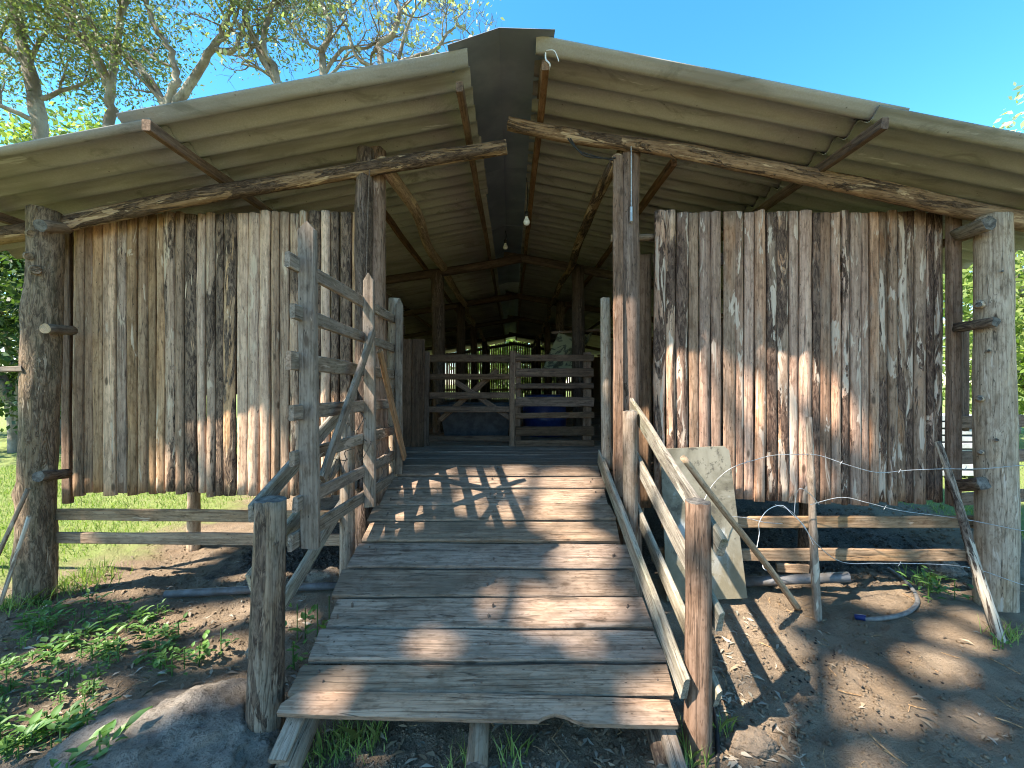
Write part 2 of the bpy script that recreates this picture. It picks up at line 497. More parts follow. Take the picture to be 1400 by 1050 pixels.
def panel_mat():
    t = NT('stained_panel'); v, r = t.obj()
    a = t.noise(v, 3.2, 6, 0.65, 0.6); b = t.noise(v, 14, 6, 0.7); w = t.noise(t.scale(v, (2, 2, 1)), 2.1, 4, 0.6, 1.5)
    c = t.mix(t.ramp(a, 0.35, 0.65), (0.11, 0.095, 0.065), (0.24, 0.215, 0.16))
    c = t.mix(t.ramp(w, 0.55, 0.68, 0, 0.75), c, (0.45, 0.45, 0.43))
    c = t.mix(t.ramp(b, 0.55, 0.64, 0, 0.8), c, (0.07, 0.06, 0.045))
    sep = t.n('SeparateXYZ'); t.link(t.n('TexCoord').outputs['Object'], sep.inputs[0])
    low = t.ramp(t.math('ADD', sep.outputs[2], t.math('MULTIPLY', t.math('SUBTRACT', a, 0.5), 0.5)), 0.5, 0.15, 0, 0.75)
    c = t.mix(low, c, t.mix(b, (0.12, 0.1, 0.06), (0.30, 0.24, 0.15)))
    return t.done(c, 0.7, b, 0.25)


def rock_mat(name, a, b, c3):
    t = NT(name); v, r = t.obj()
    n1 = t.noise(v, 4, 7, 0.65, 0.4); n2 = t.noise(v, 32, 6, 0.75); n3 = t.noise(v, 130, 4, 0.7)
    c = t.mix(t.ramp(n1, 0.3, 0.7), a, b); c = t.mix(t.ramp(n2, 0.5, 0.66, 0, 0.85), c, c3); c = t.mix(t.ramp(n3, 0.52, 0.66, 0, 0.6), c, c3)
    h = t.math('ADD', t.math('ADD', n2, t.math('MULTIPLY', n3, 0.35)), t.math('MULTIPLY', n1, 0.8))
    return t.done(c, 0.95, h, 1.0, 0.04, 0.1)


M_PANEL = panel_mat()
M_ROCK = rock_mat('boulder_stone', (0.25, 0.205, 0.16), (0.38, 0.32, 0.26), (0.11, 0.09, 0.07))
M_ROCK2 = rock_mat('brown_stone', (0.27, 0.2, 0.14), (0.38, 0.29, 0.21), (0.18, 0.13, 0.09))


def leaf_mat(name, cols, trans=0.35, rough=0.5):
    t = NT(name)
    g = t.n('NewGeometry').outputs['Random Per Island']
    cr = t.n('ValToRGB'); t.link(g, cr.inputs[0])
    el = cr.color_ramp.elements
    while len(el) < len(cols): el.new(0.5)
    for i, c in enumerate(cols):
        el[i].position = i / (len(cols) - 1); el[i].color = (*c, 1)
    t.link(cr.outputs[0], t.b.inputs['Base Color']); t.b.inputs['Roughness'].default_value = rough
    t.b.inputs['Specular IOR Level'].default_value = 0.35
    tr = t.n('BsdfTranslucent'); t.link(t.mix(1.0, cr.outputs[0], (1.3, 1.5, 0.7), 'MULTIPLY'), tr.inputs[0])
    mx = t.n('MixShader'); mx.inputs[0].default_value = trans
    t.t.links.new(t.b.outputs[0], mx.inputs[1]); t.t.links.new(tr.outputs[0], mx.inputs[2]); t.t.links.new(mx.outputs[0], t.out.inputs[0])
    return t.m


M_LEAF = leaf_mat('leaf_olive', [(0.08, 0.11, 0.04), (0.15, 0.18, 0.07), (0.24, 0.25, 0.12), (0.11, 0.14, 0.06)], 0.4)
M_LEAFY = leaf_mat('leaf_lime', [(0.12, 0.18, 0.035), (0.2, 0.26, 0.06), (0.3, 0.34, 0.13), (0.15, 0.2, 0.05)], 0.45)
M_LEAFP = leaf_mat('leaf_pale', [(0.22, 0.27, 0.1), (0.36, 0.38, 0.22), (0.5, 0.47, 0.42), (0.3, 0.36, 0.12)], 0.4)
M_LEAFD = leaf_mat('leaf_dark', [(0.025, 0.05, 0.014), (0.05, 0.09, 0.022), (0.08, 0.12, 0.035)])
M_WEED = leaf_mat('weed_leaf', [(0.06, 0.13, 0.03), (0.10, 0.2, 0.045), (0.16, 0.27, 0.065), (0.08, 0.16, 0.045)], 0.3, 0.45)
M_GRASS = leaf_mat('grass_blade', [(0.15, 0.23, 0.045), (0.23, 0.31, 0.075), (0.32, 0.36, 0.13), (0.19, 0.27, 0.06)], 0.3, 0.6)
M_DRY = leaf_mat('dry_leaf', [(0.20, 0.13, 0.075), (0.33, 0.24, 0.15), (0.42, 0.36, 0.28), (0.12, 0.08, 0.05), (0.28, 0.27, 0.22)], 0.1, 0.7)
M_PELLET = simple('pellet_dark', (0.012, 0.009, 0.007), (0.03, 0.024, 0.018), 40, 0.8)


def tree_bark():
    t = NT('tree_bark'); v, r = t.obj()
    n1 = t.noise(v, 2.2, 6, 0.6); n2 = t.noise(t.scale(v, (14, 14, 4)), 1, 6, 0.7)
    c = t.mix(t.ramp(n1, 0.35, 0.65), (0.14, 0.11, 0.085), (0.30, 0.265, 0.22)); c = t.mix(t.ramp(n2, 0.5, 0.75, 0, 0.7), c, (0.09, 0.075, 0.06))
    return t.done(c, 0.9, n2, 0.8, 0.03, 0.1)


M_TREE = tree_bark()


def ground_mat():
    t = NT('dirt_ground'); tc = t.n('TexCoord').outputs['Object']
    n1 = t.noise(tc, 1.1, 6, 0.6, 0.4); n2 = t.noise(tc, 7, 7, 0.65); n3 = t.noise(tc, 60, 5, 0.7); n4 = t.noise(tc, 220, 3, 0.6)
    c = t.mix(t.ramp(n1, 0.35, 0.65), (0.225, 0.16, 0.102), (0.32, 0.235, 0.158))
    c = t.mix(t.ramp(n2, 0.45, 0.72, 0, 0.6), c, (0.125, 0.092, 0.065))
    c = t.mix(t.ramp(n3, 0.54, 0.7, 0, 0.65), c, (0.35, 0.27, 0.19))
    c = t.mix(t.ramp(n4, 0.52, 0.66, 0, 0.65), c, (0.08, 0.06, 0.043))
    sep = t.n('SeparateXYZ'); t.link(tc, sep.inputs[0]); X, Y = sep.outputs[0], sep.outputs[1]
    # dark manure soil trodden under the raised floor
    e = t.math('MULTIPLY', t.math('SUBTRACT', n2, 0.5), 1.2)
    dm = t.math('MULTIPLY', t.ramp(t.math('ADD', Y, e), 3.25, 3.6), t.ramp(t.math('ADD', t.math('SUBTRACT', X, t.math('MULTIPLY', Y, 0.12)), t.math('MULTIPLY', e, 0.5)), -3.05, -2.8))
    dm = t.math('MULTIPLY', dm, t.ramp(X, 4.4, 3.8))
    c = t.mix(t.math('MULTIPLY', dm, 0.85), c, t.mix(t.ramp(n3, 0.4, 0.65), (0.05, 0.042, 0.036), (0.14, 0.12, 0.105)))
    # turf
    gL = t.ramp(t.math('ADD', X, t.math('MULTIPLY', t.math('SUBTRACT', n1, 0.5), 2.0)), -3.4, -3.9)
    gR = t.ramp(t.math('ADD', X, e), 5.0, 5.6)
    gF = t.ramp(Y, 19, 21)
    gm = t.math('MAXIMUM', t.math('MAXIMUM', gL, gR), gF)
    c = t.mix(t.math('MULTIPLY', gm, t.ramp(n2, 0.25, 0.5, 0.55, 1)), c, t.mix(n2, (0.16, 0.21, 0.05), (0.27, 0.29, 0.11)))
    h = t.math('ADD', t.math('MULTIPLY', n3, 0.7), t.math('ADD', t.math('MULTIPLY', n2, 1.2), t.math('MULTIPLY', n4, 0.25)))
    return t.done(c, 0.95, h, 1.0, 0.035, 0.1)


M_GROUND = ground_mat()

# ------------------------------------------------------------------ ground
PITS = {}
_rp = random.Random(91)
for _k in range(420):
    _x, _y = _rp.uniform(-3.2, 4.2), _rp.uniform(0.9, 4.6)
    PITS.setdefault((int(_x // 0.25), int(_y // 0.25)), []).append((_x, _y, _rp.uniform(.03, .06), _rp.uniform(.006, .02)))


def gh(x, y):
    return gh0(x, y) - pit(x, y)


def pit(x, y):
    if not (-3.5 < x < 4.5 and 0.6 < y < 4.9): return 0.0
    h = 0.0; ci, cj = int(x // 0.25), int(y // 0.25)
    for i in (ci - 1, ci, ci + 1):
        for j in (cj - 1, cj, cj + 1):
            for (a, b, r, d) in PITS.get((i, j), ()):
                q = ((x - a) ** 2 + (y - b) ** 2) / (r * r)
                if q < 6: h += d * (math.exp(-q * q) - 0.35 * math.exp(-(q - 2.2) ** 2))
    return h


def gh0(x, y):
    d = max(abs(x) - 6, 0) + max(y - 7, 0) + max(-1 - y, 0)
    k = 1.0 / (1 + d * 0.3)
    h = 0.045 * nz(x * 0.6, y * 0.6, 3) + k * (0.024 * nz(x * 2.2, y * 2.2, 7) + 0.017 * nz(x * 6, y * 6, 1) + 0.009 * nz(x * 15, y * 15, 5))
    # bank rising a little to the left foreground
    h += 0.05 * max(0, min(1, (-x - 1.2) / 1.6)) * max(0, min(1, (3.2 - y) / 1.0))
    return h - 0.01


def axis(lo, hi, st, far):
    a = list(np.arange(lo, hi + 1e-6, st))
    s = st
    up, dn = [], []
    v = hi
    while v < far: s *= 1.3; v += s; up.append(v)
    s = st; v = lo
    while v > -far: s *= 1.3; v -= s; dn.append(v)
    return dn[::-1] + a + up


gx, gy = axis(-4.4, 4.4, 0.03, 900), axis(0.9, 5.0, 0.03, 900)
GV = np.array([(x, y, gh(x, y)) for y in gy for x in gx])
nx, ny = len(gx), len(gy)
ii = (np.arange(ny - 1)[:, None] * nx + np.arange(nx - 1)[None, :]).ravel()
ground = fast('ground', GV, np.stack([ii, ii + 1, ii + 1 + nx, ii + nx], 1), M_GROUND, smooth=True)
tag(ground, kind='structure')

# ------------------------------------------------------------------ the barn
YW = 3.10        # front face of the plank walls
YE = 18.0        # back gable
YR = 2.45        # front edge of the roof
FL = 0.89        # floor height
TRUSS = [3.0, 5.7, 8.1, 11.0, 14.5, 17.8]
roofz = lambda x: (3.52 - 0.186 * abs(x)) if x < 0 else (3.58 - 0.198 * abs(x))

barn = empty('cattle_barn', (0, 3, 0), 'long open-fronted timber cattle barn with slab plank walls and corrugated gable roof', 'barn')

# outer front posts
pl = log('outer_post', P(47, 838, 2.93) - Vector((0, 0, 0.15)), P(59, 288, 2.93), 0.106, 0.094, M_POSTB, barn, wob=0.012, rough=0.07, seg=22,
         lumps=[(4.4, 2.3, 0.02, 0.06), (4.9, 1.75, 0.018, 0.05), (3.6, 1.0, 0.02, 0.06), (4.2, 0.55, 0.016, 0.05)])
tag(pl, 'thick left corner post with patchy bark and cut knots')
pr = log('outer_post', P(1362, 838, 2.93) - Vector((0, 0, 0.15)), P(1357, 297, 2.93), 0.112, 0.098, M_POSTP, barn, wob=0.012, rough=0.05, seg=22,
         lumps=[(3.8, 2.25, 0.03, 0.06), (3.9, 1.35, 0.025, 0.045), (4.9, 0.95, 0.012, 0.03), (4.3, 0.8, 0.012, 0.03)])
tag(pr, 'thick pale peeled right corner post with knots')
for (px, py, r) in ((38, 316, 0.03), (37, 352, 0.028), (48, 371, 0.034)):
    log('knot', P(px + 4, py, 2.90), P(px + 4, py, 2.832), r * 1.2, r * .8, M_POSTB, pl, step=0.02, cut=M_POSTB)
# short pegs that tie the walls to the outer posts
for (x0, y0, x1, y1, r) in ((62, 449, 100, 452, 0.034), (55, 308, 92, 312, 0.04), (52, 652, 92, 648, 0.036)):
    log('peg', P(x0, y0, 2.80), P(x1, y1, 3.02), r, r * 0.95, M_POSTG, pl, wob=0.004, step=0.05, cut=M_CUT if y0 == 449 else M_CUTG)
for (x0, y0, x1, y1, r) in ((1362, 440, 1306, 448, 0.036), (1352, 305, 1306, 322, 0.045), (1345, 661, 1300, 664, 0.045)):
    log('peg', P(x0, y0, 2.79), P(x1, y1, 3.02), r, r * 0.9, M_POSTG, pr, wob=0.015, step=0.04, rough=0.18, cut=M_CUTG)
for (px, py, r) in ((1336, 415, 0.024), (1336, 545, 0.02), (1359, 601, 0.014), (1341, 618, 0.015), (1352, 480, 0.010), (1368, 372, 0.009)):
    log('knot', P(px + 3, py, 2.90), P(px + 3, py, 2.835 if px < 1345 else 2.822), r * 1.3, r * .7, M_POSTP, pr, step=0.02, cut=M_CUTG)
# inner front posts
log('inner_post', (P(498, 525, 3.05).x, 3.05, -0.1), P(499, 207, 3.05), 0.072, 0.062, M_POSTD, barn, seg=14)
log('inner_post', (P(517, 525, 3.12).x, 3.12, -0.1), P(517, 206, 3.12), 0.075, 0.066, M_POSTD, barn, seg=14)
log('inner_post', (P(857, 525, 3.08).x, 3.08, -0.1), P(857, 207, 3.08), 0.098, 0.09, M_POSTD, barn, seg=18)
board('filler_board', P(846, 640, 2.97) - Vector((0, 0, .2)), P(845, 213, 3.0), 0.07, 0.03, M_POSTD, barn, wd=(1, 0, 0))
log('tie_stub', P(836, 326, 3.2), P(895, 325, 3.2), 0.028, 0.026, M_RAFT, barn, wob=0.004)
# posts deeper in
for Y in TRUSS[1:]:
    for x in (-3.4, -1.0, 0.95, 3.4):
        zt = roofz(x) - 0.24
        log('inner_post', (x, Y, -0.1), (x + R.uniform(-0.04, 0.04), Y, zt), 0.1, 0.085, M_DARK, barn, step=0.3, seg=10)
# rafters (pole logs)
log('rafter', P(692, 199, 3.0), P(-180, 349, 3.0), 0.05, 0.062, M_RAFT, barn, wob=0.02, rough=0.1, seg=16, step=0.06)
log('rafter', P(695, 168, 2.98), P(1560, 327, 2.98), 0.045, 0.072, M_RAFT, barn, wob=0.028, rough=0.1, seg=16, step=0.06)
for Y in TRUSS[1:]:
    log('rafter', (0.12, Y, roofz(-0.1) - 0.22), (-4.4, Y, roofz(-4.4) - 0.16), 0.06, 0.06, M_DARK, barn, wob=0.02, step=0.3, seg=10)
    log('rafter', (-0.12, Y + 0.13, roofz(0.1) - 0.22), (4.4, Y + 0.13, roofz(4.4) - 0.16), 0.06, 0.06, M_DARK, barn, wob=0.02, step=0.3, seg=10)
# long beams over the inner post rows
log('long_beam', P(523, 224, 2.98), (-1.0, YE, 3.06), 0.05, 0.055, M_RAFT, barn, wob=0.05, step=0.2, cut=M_CUT)
log('long_beam', P(848, 213, 3.0), (0.92, YE, 3.06), 0.046, 0.055, M_RAFT, barn, wob=0.05, step=0.2, cut=M_CUT)
# purlins
def purlin(x, y0, w=0.045, h=0.065, dz=0.0, y1=YE + .1):
    board('purlin', (x, y0, roofz(x) - 0.065 - dz), (x + R.uniform(-.03, .03), y1, roofz(x) - 0.065 - dz), h, w, M_PURL, barn, wd=(0, 0, 1), wob=0.008, step=0.35)
purlin(-2.13, 2.41); purlin(2.19, 2.43); purlin(-0.33, 2.56); purlin(0.20, 2.50); purlin(-1.25, 3.25); purlin(1.25, 3.2); purlin(-3.72, 2.6); purlin(3.75, 2.6)
board('purlin_block', P(742, 93, 2.62), P(738, 130, 2.9), 0.05, 0.03, M_PURL, barn)

# corrugated roof sheets
def corrugated(name, xa, xb, y0, y1, lift, parent, side):
    pitch, amp, th = 0.177, 0.028, 0.007
    n = int(round((y1 - y0) / pitch * 10))
    ys = [y0 + (y1 - y0) * i / n for i in range(n + 1)]
    xs = [xa, (xa + xb) / 2, xb]
    V, Fc = [], []
    jz = R.uniform(-0.003, 0.003); jx = R.uniform(-0.012, 0.012)
    for lay in (0, 1):
        for x in xs:
            for y in ys:
                z = roofz(side * abs(x)) + amp * math.sin((y - YR) / pitch * 2 * math.pi + 2.2) + amp + lift + jz + lay * th
                V.append((x + (jx if x != xs[1] else 0), y, z))
    m = n + 1; k = 3 * m
    for a in range(2):
        for i in range(n):
            q = (a * m + i, a * m + i + 1, (a + 1) * m + i + 1, (a + 1) * m + i)
            Fc.append(q); Fc.append(tuple(k + v for v in reversed(q)))
    for i in range(n):
        for a in (0, 2):
            Fc.append((a * m + i, a * m + i + 1, k + a * m + i + 1, k + a * m + i))
    for a in range(2):
        for i in (0, n):
            Fc.append((a * m + i, (a + 1) * m + i, k + (a + 1) * m + i, k + a * m + i))
    mid = Vector(((xa + xb) / 2, (y0 + y1) / 2, 3))
    V = [(v[0] - mid.x, v[1] - mid.y, v[2] - mid.z) for v in V]
    return mk(name, V, Fc, M_SHEET, Matrix.Translation(mid), parent, None, True)

sw = 0.177 * 5
ns = int((YE + 0.4 - YR) / sw) + 1
for i in range(ns):
    y0 = YR + i * sw; y1 = y0 + sw + 0.04
    li = 0.007 * (i % 2)
    corrugated('roof_sheet', -2.34, -0.26, y0, y1, 0.012 + li, barn, -1)
    corrugated('roof_sheet', -4.5, -2.16, y0 + (0.03 if i == 0 else 0), y1, li - 0.004, barn, -1)
    corrugated('roof_sheet', 0.15, 2.36, y0, y1, 0.012 + li, barn, 1)
    corrugated('roof_sheet', 2.18, 4.5, y0, y1, li - 0.004, barn, 1)
# ridge cap: folded metal
def ridge(y0, y1, mat, z=0.0):
    V = []
    for y in (y0, y1):
        for (x, zz) in ((-0.375, 3.515), (-0.075, 3.615), (0.25, 3.605)):
            V.append((x, y, zz + z)); V.append((x, y, zz + z + 0.003))
    Fc = []
    for a in (0, 2):
        Fc += [(a, a + 2, a + 8, a + 6), (a + 1, a + 7, a + 9, a + 3), (a, a + 1, a + 3, a + 2), (a + 6, a + 8, a + 9, a + 7)]
    Fc += [(0, 6, 7, 1), (4, 5, 11, 10)]
    return mk('ridge_cap', V, Fc, mat, None, barn)
yy = 2.40; i = 0
while yy < YE:
    ridge(yy, yy + 1.55, M_CAPL if i == 4 else M_CAP, 0.004 * (i % 2)); yy += 1.5; i += 1

# front plank walls of slab off-cuts
def plank_wall(xa, xb, zb, zt, mat, nsl, seed):
    global R
    R = random.Random(seed)
    fr = board('wall_girt', (xa + .02, YW + 0.10, zt - 0.35), (xb - .02, YW + 0.10, zt - 0.35), 0.09, 0.04, M_POSTD, barn)
    for z in (zb + 0.2, (zb + zt) / 2):
        board('girt', (xa + .02, YW + 0.10, z), (xb - .02, YW + 0.10, z), 0.09, 0.04, M_POSTD, fr)
    ws = [R.uniform(0.75, 1.2) for _ in range(nsl)]
    tot = sum(ws); x = xa
    for k, w in enumerate(ws):
        w = w / tot * (xb - xa)
        t = R.uniform(0.018, 0.032); flat = R.random() < (0.75 if mat is M_SLAB_R else 0.4)
        slab('slat', x + w / 2, YW + 0.075 + R.uniform(-0.008, 0.008), zb(x) if callable(zb) else zb + R.uniform(-0.02, 0.015) + 0.02 * math.sin(k * 0.25), zt + R.uniform(-0.012, 0.012),
             w * R.uniform(0.86, 0.95), t, R.uniform(0.004, 0.008) if flat else R.uniform(0.014, 0.027), mat, fr, lean=R.uniform(-0.003, 0.003), rough=0.5 if flat else 1.1)
        x += w
    return fr
LX0, LX1 = P(90, 0, YW).x, P(489, 0, YW).x
RX0, RX1 = P(897, 0, YW).x, P(1300, 0, YW).x
wl = plank_wall(LX0, LX1, P(0, 679, YW).z, P(0, 287, YW).z, M_SLAB_L, 28, 21)
wr = plank_wall(RX0, RX1, P(0, 688, YW).z, P(0, 286, YW).z, M_SLAB_R, 28, 35)
R = random.Random(77)
# boards at the ends of the walls, and the recessed door boards beside the right inner post
slab('end_board', P(84, 0, 3.2).x, 3.26, P(0, 690, 3.2).z, P(0, 290, 3.2).z, 0.07, 0.03, 0.002, M_POSTD, wl)
slab('end_board', P(1303, 0, 3.1).x, 3.12, P(0, 690, 3.1).z, P(0, 287, 3.1).z, 0.085, 0.045, 0.006, M_POSTD, wr)
slab('end_board', P(1326, 0, 3.3).x, 3.36, P(0, 590, 3.3).z, P(0, 440, 3.3).z, 0.06, 0.03, 0.002, M_POSTD, wr)
for (px, w, top) in ((882, 0.125, 346), (905, 0.1, 346)):
    slab('door_board', P(px, 0, 3.3).x, 3.36, 0.55, P(0, top, 3.3).z, w, 0.025, 0.001, M_SAWN, wr, rough=0.3)
# low rails under the walls
board('low_rail', P(72, 703, 2.99), P(470, 706, 2.99), 0.082, 0.03, M_LOWR, barn, wd=(0, 0, 1))
board('low_rail', P(72, 735, 2.99), P(470, 738, 2.99), 0.08, 0.03, M_LOWR, barn, wd=(0, 0, 1))
board('low_rail', P(905, 714, 3.07), P(1332, 713, 3.07), 0.085, 0.03, M_LOWR, barn, wd=(0, 0, 1))
board('low_rail', P(890, 758, 3.05), P(1332, 759, 3.05), 0.088, 0.03, M_LOWR, barn, wd=(0, 0, 1))
# raised floor: sill beam, joists, boards
board('sill_beam', (-2.55, 3.42, FL - 0.13), (3.35, 3.42, FL - 0.13), 0.16, 0.09, M_POSTD, barn)
for x in (-2.45, -1.7, -0.85, 0.6, 1.7, 2.9):
    board('joist', (x, 3.3, FL - 0.12), (x, YE, FL - 0.12), 0.12, 0.06, M_POSTD, barn, step=1.0)
yb = 3.36
for k in range(9):
    w = R.uniform(0.15, 0.19)
    board('floor_board', (-2.6, yb + w / 2, FL - 0.02 + R.uniform(-.004, .004)), (3.3, yb + w / 2, FL - 0.02), w - 0.008, 0.04, M_RAMP, barn, wd=(0, 1, 0), step=0.5)
    yb += w
while yb < YE:
    board('floor_board', (-2.6 if yb < 5.6 else -3.3, yb + 0.2, FL - 0.02), (3.3, yb + 0.2, FL - 0.02), 0.39, 0.04, M_RAMP, barn, wd=(0, 1, 0), step=2); yb += 0.4
# stub posts under the floor
log('stub_post', G(267, 745) + Vector((0, 0, -.1)), G(267, 745) + Vector((0, 0, 0.8)), 0.055, 0.05, M_POSTP, barn)
for (x, y) in ((2.55, 3.6), (2.4, 5.5), (-1.9, 5.6), (1.4, 4.6)):
    log('stub_post', (x, y, -0.1), (x, y, 0.84), 0.06, 0.055, M_POSTD, barn)
# side walls and the slatted back gable
def slat_row(name, x0, y0, x1, y1, zb, ztf, w, gap):
    V, Fc = [], []
    L = math.hypot(x1 - x0, y1 - y0); n = int(L / (w + gap)); dx, dy = (x1 - x0) / L, (y1 - y0) / L
    for i in range(n):
        s = i * (w + gap) + R.uniform(-.4, .4) * gap; e = s + w * R.uniform(0.85, 1.1)
        b = len(V); cx = x0 + dx * s
        zt = ztf(cx) + R.uniform(-0.03, 0.03)
        for z in (zb, zt):
            for (u, o) in ((s, 0), (e, 0), (e, 0.025), (s, 0.025)):
                V.append((x0 + dx * u - dy * o, y0 + dy * u + dx * o, z))
        Fc += [(b, b + 1, b + 5, b + 4), (b + 1, b + 2, b + 6, b + 5), (b + 2, b + 3, b + 7, b + 6), (b + 3, b, b + 4, b + 7), (b + 4, b + 5, b + 6, b + 7)]
    return tag(mk(name, V, Fc, M_POSTD, None, barn), kind='stuff')
slat_row('side_wall_slats', -3.48, 5.7, -3.48, YE, 0.75, lambda x: 2.55, 0.11, 0.006)
slat_row('side_wall_slats', -3.48, 3.45, -3.48, 5.7, 1.42, lambda x: 2.55, 0.11, 0.006)  # unseen upper slats, added to block daylight; open below so sun reaches the ground
slat_row('side_wall_slats', 3.48, 3.5, 3.48, YE, 0.75, lambda x: 2.62, 0.11, 0.006)
slat_row('back_gable_slats', -3.45, YE, 3.45, YE, 0.75, lambda x: roofz(x) - 0.12 if abs(x) < 2.3 else 2.9, 0.085, 0.012)
for z in (1.3, 1.9, 2.5):
    board('gable_girt', (-3.4, YE - 0.06, z), (3.4, YE - 0.06, z), 0.1, 0.05, M_POSTD, barn, step=1)
# pen partitions either side of the aisle, seen through the doorway
def pen_wall(x, y0, y1, zt, w=0.13):
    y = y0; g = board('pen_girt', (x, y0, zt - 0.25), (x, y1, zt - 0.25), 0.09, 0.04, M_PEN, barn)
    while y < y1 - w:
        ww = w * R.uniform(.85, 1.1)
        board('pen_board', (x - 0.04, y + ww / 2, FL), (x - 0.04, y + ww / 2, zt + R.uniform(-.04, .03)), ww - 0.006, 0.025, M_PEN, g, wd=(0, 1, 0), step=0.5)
        y += ww
pen_wall(-1.12, 3.35, 4.25, 2.35)
pen_wall(1.05, 3.4, 4.25, 2.0)
x = -1.12
for k in range(2):
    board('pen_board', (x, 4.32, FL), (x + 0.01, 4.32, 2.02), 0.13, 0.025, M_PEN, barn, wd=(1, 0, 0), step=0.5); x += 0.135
# fittings on the barn
tube('brace_cable', [P(863, 190, 2.95), P(863, 215, 2.94), P(863, 262, 2.965), P(863, 305, 2.97)], 0.004, M_WIRE, barn, 6)
tube('turnbuckle', [P(863, 280, 2.96), P(863, 283, 2.96), P(863, 300, 2.96), P(863, 303, 2.96)], [0.004] * 6 + [0.011] * 6 + [0.011] * 6 + [0.004], M_WIRE, barn, 8)
tube('loose_cable', [P(772, 183, 2.97), P(790, 205, 2.95), P(815, 214, 2.97), P(838, 219, 2.98)], 0.005, M_BLACK, barn, 6)
tube('loose_cable', [P(776, 183, 2.97), P(795, 210, 2.94), P(818, 216, 2.96), P(842, 216, 2.98)], 0.005, M_BLACK, barn, 6)
tube('roof_wire', [P(747, 62, 2.52), P(746, 80, 2.5), P(752, 90, 2.5), P(744, 108, 2.6)], 0.005, M_WIREW, barn, 6)
tube('roof_wire', [P(746, 69, 2.5), P(757, 69, 2.48), P(762, 78, 2.48), P(764, 84, 2.48)], 0.003, M_WIREW, barn, 6)
tube('post_cable', [P(506, 212, 2.96), P(504, 260, 2.97), P(502, 330, 2.97), P(500, 420, 2.97)], 0.005, M_RUST, barn, 6)

# ------------------------------------------------------------------ ramp
RX_L, RX_R = -0.94, 0.685
YF = 1.673
def rz(y): return 0.205 + 0.401 * (y - YF)
ramp = empty('loading_ramp', (-0.13, 2.5, 0), 'sloping timber cattle ramp of wide grey planks leading up to the barn doorway', 'ramp')
edges = [1.745, 1.886, 2.046, 2.223, 2.400, 2.585, 2.760, 2.923, 3.107, 3.25, 3.40]
dirr = Vector((0, 1, 0.401)).normalized()
for k in range(len(edges) - 1):
    a, b = edges[k], edges[k + 1]
    ym = (a + b) / 2; w = (b - a) * math.sqrt(1 + 0.401 ** 2) - R.uniform(0.012, 0.02)
    tilt = R.uniform(-0.005, 0.005); lift = R.uniform(-0.007, 0.007)
    jl, jr = R.uniform(-0.035, 0.02), R.uniform(-0.02, 0.03)
    board('plank', (RX_L + jl, ym, rz(ym) - 0.022 + lift + tilt), (RX_R + jr, ym + R.uniform(-.004, .004), rz(ym) - 0.022 + lift - tilt), w, 0.04, M_RAMP, ramp, wd=(0, 1, 0.401 + R.uniform(-.05, .03)), wob=0.0035, step=0.07, ch=0.007, end_jit=0.012)
V, Fc = [], []
for k in range(len(edges) - 1):
    for x in (-0.87, -0.84, -0.14, -0.11, 0.6, 0.63):
        if R.random() < 0.8:
            y = edges[k] + (edges[k + 1] - edges[k]) * R.uniform(.2, .8); b = len(V); q = R.uniform(.004, .006); xx = x + R.uniform(-.03, .03)
            for (h_, f_) in ((-0.012, 1.0), (0.007, 1.0), (0.010, 0.6)):
                for a_ in range(6): V.append((xx + q * f_ * math.cos(a_ * 1.047), y + q * f_ * math.sin(a_ * 1.047), rz(y) + h_))
            for r_ in (0, 6):
                for a_ in range(6): Fc.append((b + r_ + a_, b + r_ + (a_ + 1) % 6, b + r_ + 6 + (a_ + 1) % 6, b + r_ + 6 + a_))
            Fc.append(tuple(b + 12 + a_ for a_ in range(6)))
tag(mk('nail_heads', V, Fc, M_RUST, None, ramp), kind='stuff')
# the front lip board with a chipped corner and a rotted bite
def lip():
    out = [(378, 975), (384, 958), (408, 944), (560, 946), (740, 950), (915, 957), (926, 990)]
    bot = [(926, 990), (860, 991), (800, 989), (785, 984), (772, 978), (758, 975), (745, 979), (735, 985), (700, 984), (560, 981), (450, 978), (378, 975)]
    pts = [(378, 975), (384, 962), (408, 946), (480, 946), (560, 947), (650, 948), (740, 950), (830, 953), (915, 957), (928, 992),
           (860, 991), (800, 989), (785, 984), (772, 978), (758, 975), (745, 979), (735, 985), (700, 984), (620, 982), (560, 981), (450, 978)]
    V = []
    for (px, py) in pts:
        k = (py - 525) / F
        y = 2.031 / (k + 0.401)               # lip lies 2 cm proud of the ramp plane
        y = (EYE - (0.205 - 0.401 * YF) - 0.012) / (k + 0.401)
        V.append(((px - 700) * y / F, y, rz(y) + 0.012))
    n = len(V)
    V += [(v[0], v[1] + 0.008, v[2] - 0.022) for v in V]
    Fc = [tuple(range(n)), tuple(range(2 * n - 1, n - 1, -1))] + [(i, n + i, n + (i + 1) % n, (i + 1) % n) for i in range(n)]
    c = sum((Vector(v) for v in V), Vector()) / len(V)
    M = frame(c, c + Vector((1, 0, 0)), tuple(dirr)); Mi = M.inverted()
    o = mk('lip_board', [tuple(Mi @ Vector(v)) for v in V], Fc, M_LIP, M, ramp)
    tag(o, 'paler front lip board with a bite rotted out of its edge')
lip()
